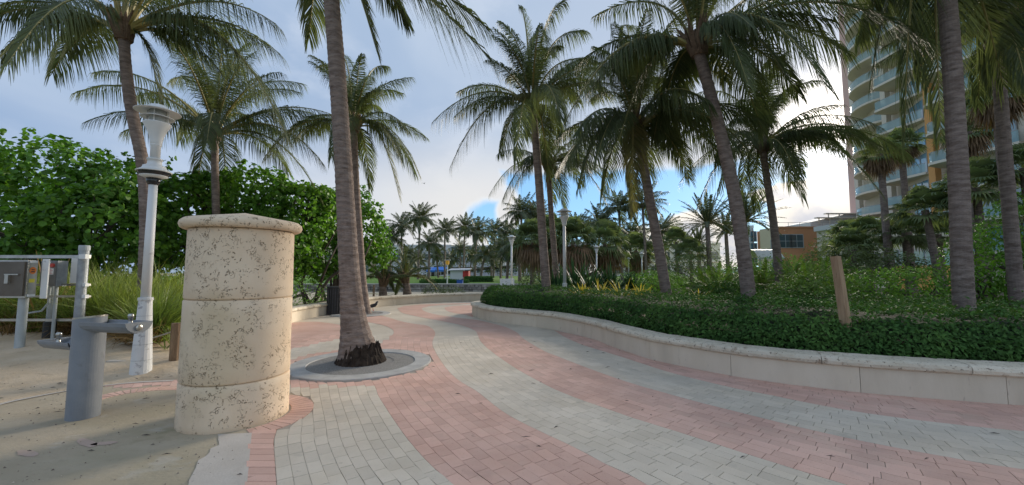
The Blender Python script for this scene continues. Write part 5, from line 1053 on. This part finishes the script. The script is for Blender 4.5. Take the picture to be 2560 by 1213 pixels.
V, F, R = blades(cl, 85, .0085, 56); o = obj('tall_grass', V, F, MT['grass_blade'], rnd=R); tag(o, 'tall green ornamental grass behind the pipe rack and lamp post', 'grass', kind='stuff')
cl2 = [(c[0] + rng.normal(0, .2), c[1] - .25, c[2] * .55) for c in cl]; V, F, R = blades(cl2, 45, .008, 57, (.1, -.1), 1.1); o = obj('dry_grass', V, F, MT['grass_dry'], rnd=R); tag(o, 'dead brown grass lying at the foot of the tall grass', 'grass', kind='stuff')
for i, (px, d) in enumerate(((426, 6.9), (445, 7.3), (405, 7.6))):
    p = P(px, 850, d); strap_clump('beach_lily', 'tufted reddish strap plant by the wooden post, ' + ('nearest the post' if i == 0 else 'against the pillar edge' if i == 1 else 'next to the lamp pole'), (p[0], p[1], .2), 20, .75, .012, 'grass_blade', 90 + i, (.7, 1.4), .4, group='strap tufts by the post')
p = P(130, 700, 8.4); strap_clump('beach_lily', 'reddish tipped strap plant showing above the switch box', (p[0], p[1], .28), 22, 1.75, .018, 'grass_dry', 95, (.9, 1.5), .1, group='strap tufts by the post')
# ------------------------------------------------------------------ lawn, rubble wall, beach hut and other far things
struct(sheet('lawn', [(-140, 31.4), (12, 31.4), (40, 60), (40, 100), (-140, 100)], .5, MT['lawn']))
struct(sheet('street', [(-200, 100), (120, 100), (120, 116), (-200, 116)], .52, MT['rim_concrete']))
struct(sheet('garden_ground', [(12.5, 20), (80, 20), (80, 99), (41, 99), (41, 60), (12.5, 31.4)], .2, MT['lawn']))
rw = thing('rubble_wall', 'long low rubble stone wall holding up the far lawn', 'wall', (-10, 31.2, 0)); rs = np.random.RandomState(12)
mb = MB(); mb.box(-26, 11.5, -.10, .22, -.05, .52); mb.build('core', MT['mortar'], rw)
mb = MB(); mb.box(-26, 11.6, -.20, .26, .521, .60); mb.build('coping', MT['rim_concrete'], rw)
mb = MB(); zz = -.03
for row in range(3):
    x_ = -26
    while x_ < 11.4:
        w = rs.uniform(.16, .42); h = .175; c = np.array([x_ + w / 2, -.13, zz + h / 2]); V = np.array([(a * w * .48, b * .07, e * h * .47) for a in (-1, 1) for b in (-1, 1) for e in (-1, 1)]) * rs.uniform(.75, 1.05, (8, 3)) + c
        mb.add(V, [(0, 1, 3, 2), (4, 6, 7, 5), (0, 4, 5, 1), (2, 3, 7, 6), (0, 2, 6, 4), (1, 5, 7, 3)], rs.uniform()); x_ += w
    zz += .18
o = mb.build('rubble_stones', MT['rubble'], rw); o['kind'] = 'stuff'
mb = MB(); mb.box(-.55, .55, -.35, .35, -.5, .72); o = mb.build('wall_block', MT['white_wall'], None, loc=(P(1268, 712, 31)[0], 31.0, .5)); o.location.z = 0.25; tag(o, 'pale square block ending the rubble wall near the far lamp', 'block')
def hedge_low(label, px0, px1, ytop, ybot, d, seed):
    a, b = P(px0, ytop, d), P(px1, ytop, d); rng = np.random.RandomState(seed); n = int(1500); h = a[2] - LZ
    x_ = rng.uniform(a[0], b[0], n); u = rng.uniform(0, 1, n); dep = 1.6; f = rng.uniform(0, 1, n) < .55
    y_ = np.where(f, d, d + dep * u) + rng.normal(0, .04, n); z_ = np.where(f, LZ + h * u, LZ + h) + .05 * vnoise(np.c_[x_, y_, x_ * 0], seed, 1.5)
    N_ = np.where(f[:, None], np.array([0, -1, .4]), np.array([0, -.1, 1.0])) + rng.normal(0, .35, (n, 3)); t = thing('low_hedge', label, 'hedge', ((a[0] + b[0]) / 2, d, LZ)); o3 = np.array([(a[0] + b[0]) / 2, d, LZ])
    V, F, R = scatter('oval', np.c_[x_, y_, z_] - o3, N_, rng.uniform(.12, .22, n), rng); o = obj('foliage', V, F, MT['hedge_leaf'], t, rnd=R); o['kind'] = 'stuff'
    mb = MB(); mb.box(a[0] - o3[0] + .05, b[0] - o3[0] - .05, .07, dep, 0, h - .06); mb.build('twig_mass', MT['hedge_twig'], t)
hedge_low('clipped low hedge in front of the white beach hut', 1050, 1170, 700, 710, 36, 1)
hedge_low('clipped low hedge right of the white beach hut', 1160, 1232, 693, 706, 40, 2)
# beach hut
hp = P(1152, 703, 42); s_ = 42 / 1000.0
hut = thing('beach_hut', 'small white wooden beach hut with red door side and flat roof', 'hut', (hp[0], hp[1], LZ)); zb = max(.1, hp[2] - LZ)
w0, w1 = -1.12, 1.15
mb = MB(); mb.box(w0, .20, 0, 1.7, zb - .1, zb + 1.02); mb.build('cabin', MT['white_wall'], hut)
mb = MB(); mb.box(.201, .78, -.01, 1.65, zb - .08, zb + 1.0); mb.build('red_door', MT['red_paint'], hut)
V = [(w0 - .2, -.25, zb + 1.03), (.95, -.25, zb + 1.08), (.95, 1.9, zb + 1.25), (w0 - .2, 1.9, zb + 1.2)]; V = V + [(a, b, c + .07) for a, b, c in V]
obj('roof', V, [(0, 3, 2, 1), (4, 5, 6, 7), (0, 1, 5, 4), (1, 2, 6, 5), (2, 3, 7, 6), (3, 0, 4, 7)], MT['grey_wall'], hut)
for side in (-1, 1):
    mb = MB(); x0, x1 = (w0 - .45, w0 - .02) if side < 0 else (.25, 1.25)
    for z_ in (.1, .28): mb.box(x0, x1, -.35, -.30, zb + z_, zb + z_ + .05)
    for x_ in np.linspace(x0, x1, 3): mb.box(x_ - .03, x_ + .03, -.36, -.29, zb - .25, zb + .34)
    mb.build('railing', MT['white_paint'], hut)
mb = MB(); [mb.box(x_ - .06, x_ + .06, .05, .2, -.1, zb - .1) for x_ in (-1, 0, .7)]; mb.build('stilt', MT['white_paint'], hut)
pp = P(1118, 712, 33); pt2 = P(1118, 650, 33)
yp = thing('signal_pole', 'white pole with yellow orange box head on the far lawn', 'pole', (pp[0], pp[1], .45)); H_ = pt2[2] - .45
mb = MB(); mb.tube([(0, 0, 0), (0, 0, H_ - .3)], .05, 8); mb.build('pole', MT['white_paint'], yp)
mb = MB(); mb.box(-.13, .13, -.12, .12, H_ - .32, H_ - .03); mb.box(-.09, .09, -.1, .1, H_ - .40, H_ - .32); mb.build('head', MT['yellow_paint'], yp)
mb = MB(); mb.box(-.24, .24, -.18, .18, H_ - .03, H_ + .01); mb.build('hood', MT['white_paint'], yp)
b_ = P(1150, 709, 34); mb = MB(); mb.box(-.25, .25, -.2, .2, 0, .28); mb.box(-.27, .27, -.22, .22, .28, .33); o = mb.build('storage_box', MT['blue_plastic'], None, loc=(b_[0], b_[1], LZ)); tag(o, 'small blue box on the lawn below the beach hut', 'box')
# blue awnings of the far terrace
for i, (x0, x1, yt) in enumerate(((1066, 1088, 668), (1090, 1114, 667))):
    a, b = P(x0, yt, 92), P(x1, yt, 92); t = thing('terrace_awning', ('left' if i == 0 else 'right') + ' one of two bright blue awnings across the lawn', 'awning', (a[0], 92, LZ), 'blue terrace awnings'); w = b[0] - a[0]; h = a[2] - LZ
    V = [(0, 0, h - .75), (w, 0, h - .75), (w, 2.6, h), (0, 2.6, h), (0, 0, h - 1.15), (w, 0, h - 1.15)]; obj('cloth', V, [(0, 1, 2, 3), (4, 5, 1, 0)], MT['blue_cloth'], t)
    mb = MB(); [mb.box(q - .05, q + .05, .05, .15, 0, h - .75) for q in (0.05, w / 2, w - .05)]; mb.build('leg', MT['white_paint'], t)
# ------------------------------------------------------------------ buildings
def building(name, label, x0, x1, y, dep, H, m_, win=(3, 4), wsize=(1.3, 1.3), z0=.3, first=1.2, step=3.2, bands=(), parapet=True, pane='pane', skip=(), frame='frame_grey', zw=None):
    t = thing(name, label, 'building', ((x0 + x1) / 2, y, z0)); w = (x1 - x0) / 2
    mb = MB(); mb.box(-w, w, 0, dep, -.3, H); wl = mb.build('wall', MT[m_], t)
    if parapet: mb = MB(); mb.box(-w - .15, w + .15, -.15, dep + .15, H + .002, H + .45); mb.build('parapet', MT['white_wall'], t)
    for zb_, hb_, mm in bands: mb = MB(); mb.box(-w - .08, w + .08, -.12, -.002, zb_, zb_ + hb_); mb.build('band', MT[mm], t)
    nr, ncw = win; ww, wh = wsize
    mb = MB(); mb.box(-ww / 2 - .1, ww / 2 + .1, -.07, -.004, -wh / 2 - .1, wh / 2 + .1); f0 = None
    for r in range(nr):
        for c in range(ncw):
            if (r, c) in skip: continue
            cx = -w + 2 * w * (c + .5) / ncw; cz = first + r * step
            if f0 is None:
                f = mb.build('window', MT[frame], t); m2 = MB(); m2.box(-ww / 2, ww / 2, -.085, -.072, -wh / 2, wh / 2); p_ = m2.build('pane', MT[pane], f); m3 = MB(); m3.box(-.035, .035, -.10, -.087, -wh / 2, wh / 2); m3.box(-ww / 2, ww / 2, -.0995, -.0875, -.03, .03); b_ = m3.build('glazing_bar', MT[frame], f); f0 = (f.data, p_.data, b_.data)
            else:
                f = link('window', f0[0], t); link('pane', f0[1], f); link('glazing_bar', f0[2], f)
            f.location = (cx, 0, cz)
    return t
building('white_hotel', 'long white low building seen between the distant palms at left', -40, -18, 118, 12, 8.6, 'white_wall', (2, 8), (1.7, 1.5), .5, 2, 3.4, ((3.2, .3, 'grey_wall'), (6.6, .3, 'grey_wall')))
building('teal_hotel', 'pale building with teal upper band behind the beach hut', -17.4, -5.5, 112, 12, 8.0, 'grey_wall', (3, 5), (1.5, 1.4), .5, 1.6, 2.9, ((5.2, 1.5, 'teal_wall'),))
building('white_block', 'white four storey block behind the far lamp post', -5, 6.5, 116, 12, 10.0, 'white_wall', (3, 5), (1.4, 1.4), .5, 1.7, 3.0)
building('grey_block', 'pale grey block behind the sword leaf clumps', 7.2, 22, 114, 14, 9.2, 'grey_wall', (3, 6), (1.5, 1.4), .5, 1.6, 3.0)
building('white_terrace', 'white building seen between the date palm trunks', 24, 50, 96, 12, 7.8, 'white_wall', (2, 9), (1.6, 1.7), .3, 1.7, 3.4, ((3.3, .35, 'hotel_cream'),))
building('pale_house', 'low pale building at the far left beyond the lawn', -75, -42, 120, 12, 9.5, 'cream_wall', (2, 9), (1.8, 1.6), .5, 2, 3.4)
# orange two storey building
oy = 56.0; zt3 = P(2000, 570, oy)[2]; xa, xb = P(1948, 600, oy)[0], P(2190, 600, oy)[0]
ob = building('orange_building', 'orange flat roofed building with paired windows right of the palms', xa, xb, oy, 5, zt3 - .3, 'orange_wall', (2, 6), (1.75, 1.75), .3, 1.6, 3.15, parapet=False, skip=[(0, 0), (0, 1), (0, 2), (0, 3), (0, 4), (0, 5)])
zwin = P(2000, 603, oy)[2] - .3
ws = [c for c in ob.children if c.name.startswith('window')]
for i, c in enumerate(ws): c.location = (P((1963, 1991, 2060, 2090, 2140, 2165)[i], 603, oy)[0] - (xa + xb) / 2, 0, zwin)
mb = MB(); mb.box(-(xb - xa) / 2 - .1, (xb - xa) / 2 + .1, -.12, .2, zt3 - .3, zt3 - .1); mb.build('roof_edge', MT['orange_wall'], ob)
mb = MB()
for k in range(9): x_ = -(xb - xa) / 2 + k * 1.6; mb.tube([(x_, .3, zt3 - .2), (x_, .3, zt3 + .5)], .03, 5)
mb.box(-(xb - xa) / 2, -(xb - xa) / 2 + 12.8, .27, .33, zt3 + .47, zt3 + .52); mb.build('roof_rail', MT['frame_grey'], ob)
xc, xd = P(1925, 600, oy + 1)[0], xa - .02
cw = building('cream_wing', 'narrow cream stair wing left of the orange building', xc, xd, oy + .8, 2.5, zt3 - .3 + .1, 'cream_wall', (2, 1), (.6, 1.7), .3, 1.7, 3.1, parapet=False)
xe = P(1895, 600, oy + 4)[0]; gw = building('glazed_stair', 'grey glazed stair block behind the cream wing', xe, xc - .05, oy + 5, 2, zt3 + .2, 'grey_wall', (4, 2), (.75, 1.4), .3, 1.2, 1.8, parapet=True, pane='pane_blue')
ry = 66.0; a, b = P(2028, 558, ry), P(2118, 530, ry); rf_ = thing('roof_pavilion', 'white sloping rooftop pavilion above the orange building', 'roof structure', (a[0], ry, 0)); w = b[0] - a[0]
V = [(0, 0, 0), (w + 5, 0, 0), (w + 5, 0, b[2] + .0), (w, 0, b[2] - .3), (0, 0, a[2] + .2)]; V += [(x_, 8, z_) for x_, _, z_ in V]; obj('side_wall', V, [(0, 1, 2, 3, 4), (9, 8, 7, 6, 5), (4, 3, 8, 9), (3, 2, 7, 8), (0, 4, 9, 5), (1, 6, 7, 2)], MT['white_wall'], rf_)
for k, (x0_, z_) in enumerate(((.6, .75), (2.2, 1.45))):
    mb = MB(); mb.box(x0_, w + 2, -.5, .1, a[2] + z_, a[2] + z_ + .18); [mb.box(q, q + .12, -.4, -.28, a[2] + z_ - .9, a[2] + z_) for q in (x0_ + .4, x0_ + 2.2)]; mb.build('pergola_beam', MT['hotel_white'], rf_)
# curved metal shelter
sp0, sp1 = P(1880, 645, 40), P(1938, 645, 40); sh = thing('curved_shelter', 'shelter with curved pale metal roof below the orange building', 'shelter', (sp0[0], 40, .2)); w = sp1[0] - sp0[0]; V = []; zr_ = sp0[2] - .2
for k in range(9): t_ = k / 8 * math.pi; V += [(w * .5 - w * .52 * math.cos(t_) if False else 0 + q, -1.2 + 2.4 * k / 8, zr_ + .85 * math.sin(t_)) for q in (-.1, w + .1)]
obj('roof', V, [(2 * k, 2 * k + 1, 2 * k + 3, 2 * k + 2) for k in range(8)], MT['canopy_metal'], sh)
mb = MB(); mb.box(-.12, w + .12, -1.26, -1.18, zr_ - .14, zr_ + .02); mb.build('beam', MT['frame_grey'], sh); mb = MB(); [mb.box(q - .07, q + .07, y_ - .07, y_ + .07, -.2, zr_ - .1) for q in (.1, w - .1) for y_ in (-1.1, 1.1)]; mb.build('leg', MT['frame_grey'], sh)

# ------------------------------------------------------------------ hotel tower on the right
HT = thing('hotel_tower', 'tall cream hotel tower with curved balconies and teal glass railings', 'building', (60, 55, .2)); HO = np.array([60, 55, .2]); FL = 3.25; NF = 17
plan = [(44.9, 22), (45.8, 34), (48.6, 45), (52.4, 54), (57.0, 64.0), (58.6, 66.5), (64, 70), (92, 72), (92, 20)]
mb = MB(); mb.prism([(a - HO[0], b - HO[1]) for a, b in plan], -.5, FL * NF + 1.5); mb.build('wall', MT['hotel_cream'], HT)
mb = MB(); mb.prism([(a - HO[0] + (2 if a > 80 else -.3), b - HO[1]) for a, b in plan], FL * NF + 1.501, FL * NF + 2.1); mb.build('roof', MT['hotel_white'], HT)
units = [((45.1, 25.5), (45.7, 33.0), 'ang'), ((46.0, 35.0), (48.3, 43.6), 'ang'), ((49.0, 46.0), (51.9, 52.6), 'ang'), ((52.8, 54.6), (56.8, 63.2), 'cur')]
for ui, (A, B_, kind) in enumerate(units):
    A, B_ = np.array(A), np.array(B_); T = norm(B_ - A); N_ = np.array([-T[1], T[0]]); L_ = np.linalg.norm(B_ - A); m_ = 9; org = np.r_[A, 0] - HO
    def out(s): return 2.6 * math.sin(math.pi * min(1, max(0, s))) ** .5 if kind == 'cur' else (.5 + 3.2 * s if s < .8 else .5 + 3.2 * .8 * (1 - s) / .2)
    ss = np.linspace(0, 1, 13); pts = [T * L_ * s + N_ * max(.15, out(s)) for s in ss]; inner = [T * L_ * s - N_ * .05 for s in (1, 0)]
    mb = MB(); mb.prism([tuple(p) for p in pts] + [tuple(p) for p in inner], -.24, .0); slab = mb.build('balcony_slab', MT['hotel_cream'], HT); V = [(*(p * 1.006), -.25) for p in pts] + [(*(p * 1.006), .03) for p in pts]; fas = obj('slab_fascia', V, [(i, i + 1, len(pts) + i + 1, len(pts) + i) for i in range(len(pts) - 1)], MT['hotel_white'], HT)
    V = [(*(p * .985), .02) for p in pts] + [(*(p * .985), 1.06) for p in pts]; n = len(pts); rail = obj('railing_glass', V, [(i, i + 1, n + i + 1, n + i) for i in range(n - 1)], MT['rail_glass'], HT)
    mb = MB(); mb.tube([(*(p * .985), 1.08) for p in pts], .035, 5); hr = mb.build('handrail', MT['frame_grey'], HT)
    q0, q1 = T * L_ * .08 + N_ * .04, T * L_ * .92 + N_ * .04; V = [(*q0, .05), (*q1, .05), (*q1, 2.45), (*q0, 2.45)]; gd = obj('glass_door', V, [(0, 1, 2, 3)], MT['pane_blue'], HT)
    mb = MB(); zz_ = [2.45, .05]; mb.tube([(*(q0 + (q1 - q0) * s + N_ * .03), z_) for i_, s in enumerate(np.linspace(0, 1, 5)) for z_ in (zz_ if i_ % 2 else zz_[::-1])], .05, 4); dj = mb.build('door_frame', MT['frame_grey'], HT)
    base = (slab, fas, rail, hr, gd, dj)
    for k in range(1, NF):
        for o in base:
            c = o if k == 1 else o.copy()
            if k > 1: COL.objects.link(c)
            c.location = (org[0], org[1], k * FL)
    mb = MB(); e = B_ + T * .45 + N_ * .9 - HO[:2]; mb.prism([(e[0] + a * .35, e[1] + b * .35) for a, b in ((-1, -1), (1, -1), (1, 1), (-1, 1))], -.5, FL * NF); mb.build('pier', MT['hotel_orange' if ui in (0, 1) else 'hotel_white'], HT)
e = np.array([58.3, 66.6]) - HO[:2]; mb = MB(); mb.prism([(e[0] - .3, e[1]), (e[0] + .3, e[1] - .5), (e[0] + 2, e[1] + 2), (e[0] + .2, e[1] + 2)], -.5, FL * NF); mb.build('corner_fin', MT['hotel_pink'], HT)
# terrace with glass screen in front of the hotel foot
t = thing('glass_screen', 'green glass terrace screen with orange base before the hotel foot', 'screen', (P(2220, 650, 26)[0], 26, .2)); a, b = P(2222, 660, 26), P(2385, 660, 26); top_ = P(2300, 628, 26)[2] - .2; bot_ = P(2300, 664, 26)[2] - .2; w = b[0] - a[0]
mb = MB(); mb.box(0, w, 0, .3, -.2, bot_); mb.build('base', MT['hotel_orange'], t)
for k in range(5):
    x0_, x1_ = w * k / 5 + .05, w * (k + 1) / 5 - .05; mb = MB(); mb.box(x0_, x1_, .12, .15, bot_ + .003, top_); mb.build('glass_panel', MT['screen_glass'], t)
    mb = MB(); mb.box(x1_ + .01, x1_ + .09, .08, .2, bot_ + .002, top_ + .05); mb.build('upright', MT['frame_grey'], t)
mb = MB(); mb.box(0, w, .09, .18, top_ + .052, top_ + .11); mb.build('top_rail', MT['frame_grey'], t)
t = building('terrace_building', 'low cream terrace building behind the glass screen', P(2200, 640, 32)[0], P(2420, 640, 32)[0], 32.5, 6, 5.2, 'hotel_cream', (1, 5), (1.6, 1.8), .2, 1.8, 3, parapet=True)
# ------------------------------------------------------------------ birds
def bird(label, px, py, d, span, roll):
    c = P(px, py, d); t = thing('bird', label, 'bird', tuple(c), 'birds in the sky'); s = span
    V, F = tube([(-.32 * s, 0, 0), (-.2 * s, 0, .01 * s), (0, 0, .02 * s), (.18 * s, 0, 0), (.38 * s, 0, 0)], [.01 * s, .05 * s, .08 * s, .05 * s, .02 * s], 7); W = []; WF = []
    for sg in (-1, 1):
        b = len(W); W += [(-.1 * s, sg * .04 * s, .02 * s), (.12 * s, sg * .04 * s, .02 * s), (.08 * s, sg * .3 * s, .16 * s), (-.12 * s, sg * .28 * s, .16 * s), (.16 * s, sg * .52 * s, .1 * s)]; WF += [(b, b + 1, b + 2, b + 3), (b + 3, b + 2, b + 4)]
    Vb = np.concatenate([V, np.array(W)]); o = obj('body', Vb, F + [tuple(i + len(V) for i in f) for f in WF], MT['bird_dark'], t); t.rotation_euler = (roll, .1, 1.2)
bird('dark bird in the open sky right of the middle palm crown', 1061, 351, 30, .32, .3); bird('dark bird against the sky close to the middle palm fronds', 1001, 328, 30, .30, -.4)
# small aircraft-like pale bird lower in the sky
bird('pale soaring bird lower in the sky above the distant palms', 1060, 459, 45, .45, 0)
c = G(932, 778, .02); t = thing('pigeon', 'small dark pigeon standing on the far tree ring', 'bird', (c[0], c[1], .03)); k = 1.15
V, F = tube([(-.20, 0, .10), (-.12, 0, .13), (-.04, 0, .16), (.05, 0, .18), (.10, 0, .22), (.12, 0, .27), (.14, 0, .29), (.175, 0, .285)], [.012, .035, .06, .062, .045, .03, .03, .006], 10); b_ = obj('body', V * k, F, MT['bird_dark'], t, smooth=True)
mb = MB(); [mb.tube([(.0, s * .025, .11), (.01, s * .025, .0), (.05, s * .025, .0)], .008, 5) for s in (-1, 1)]; mb.build('leg', MT['red_paint'], t); t.rotation_euler = (0, 0, .5)
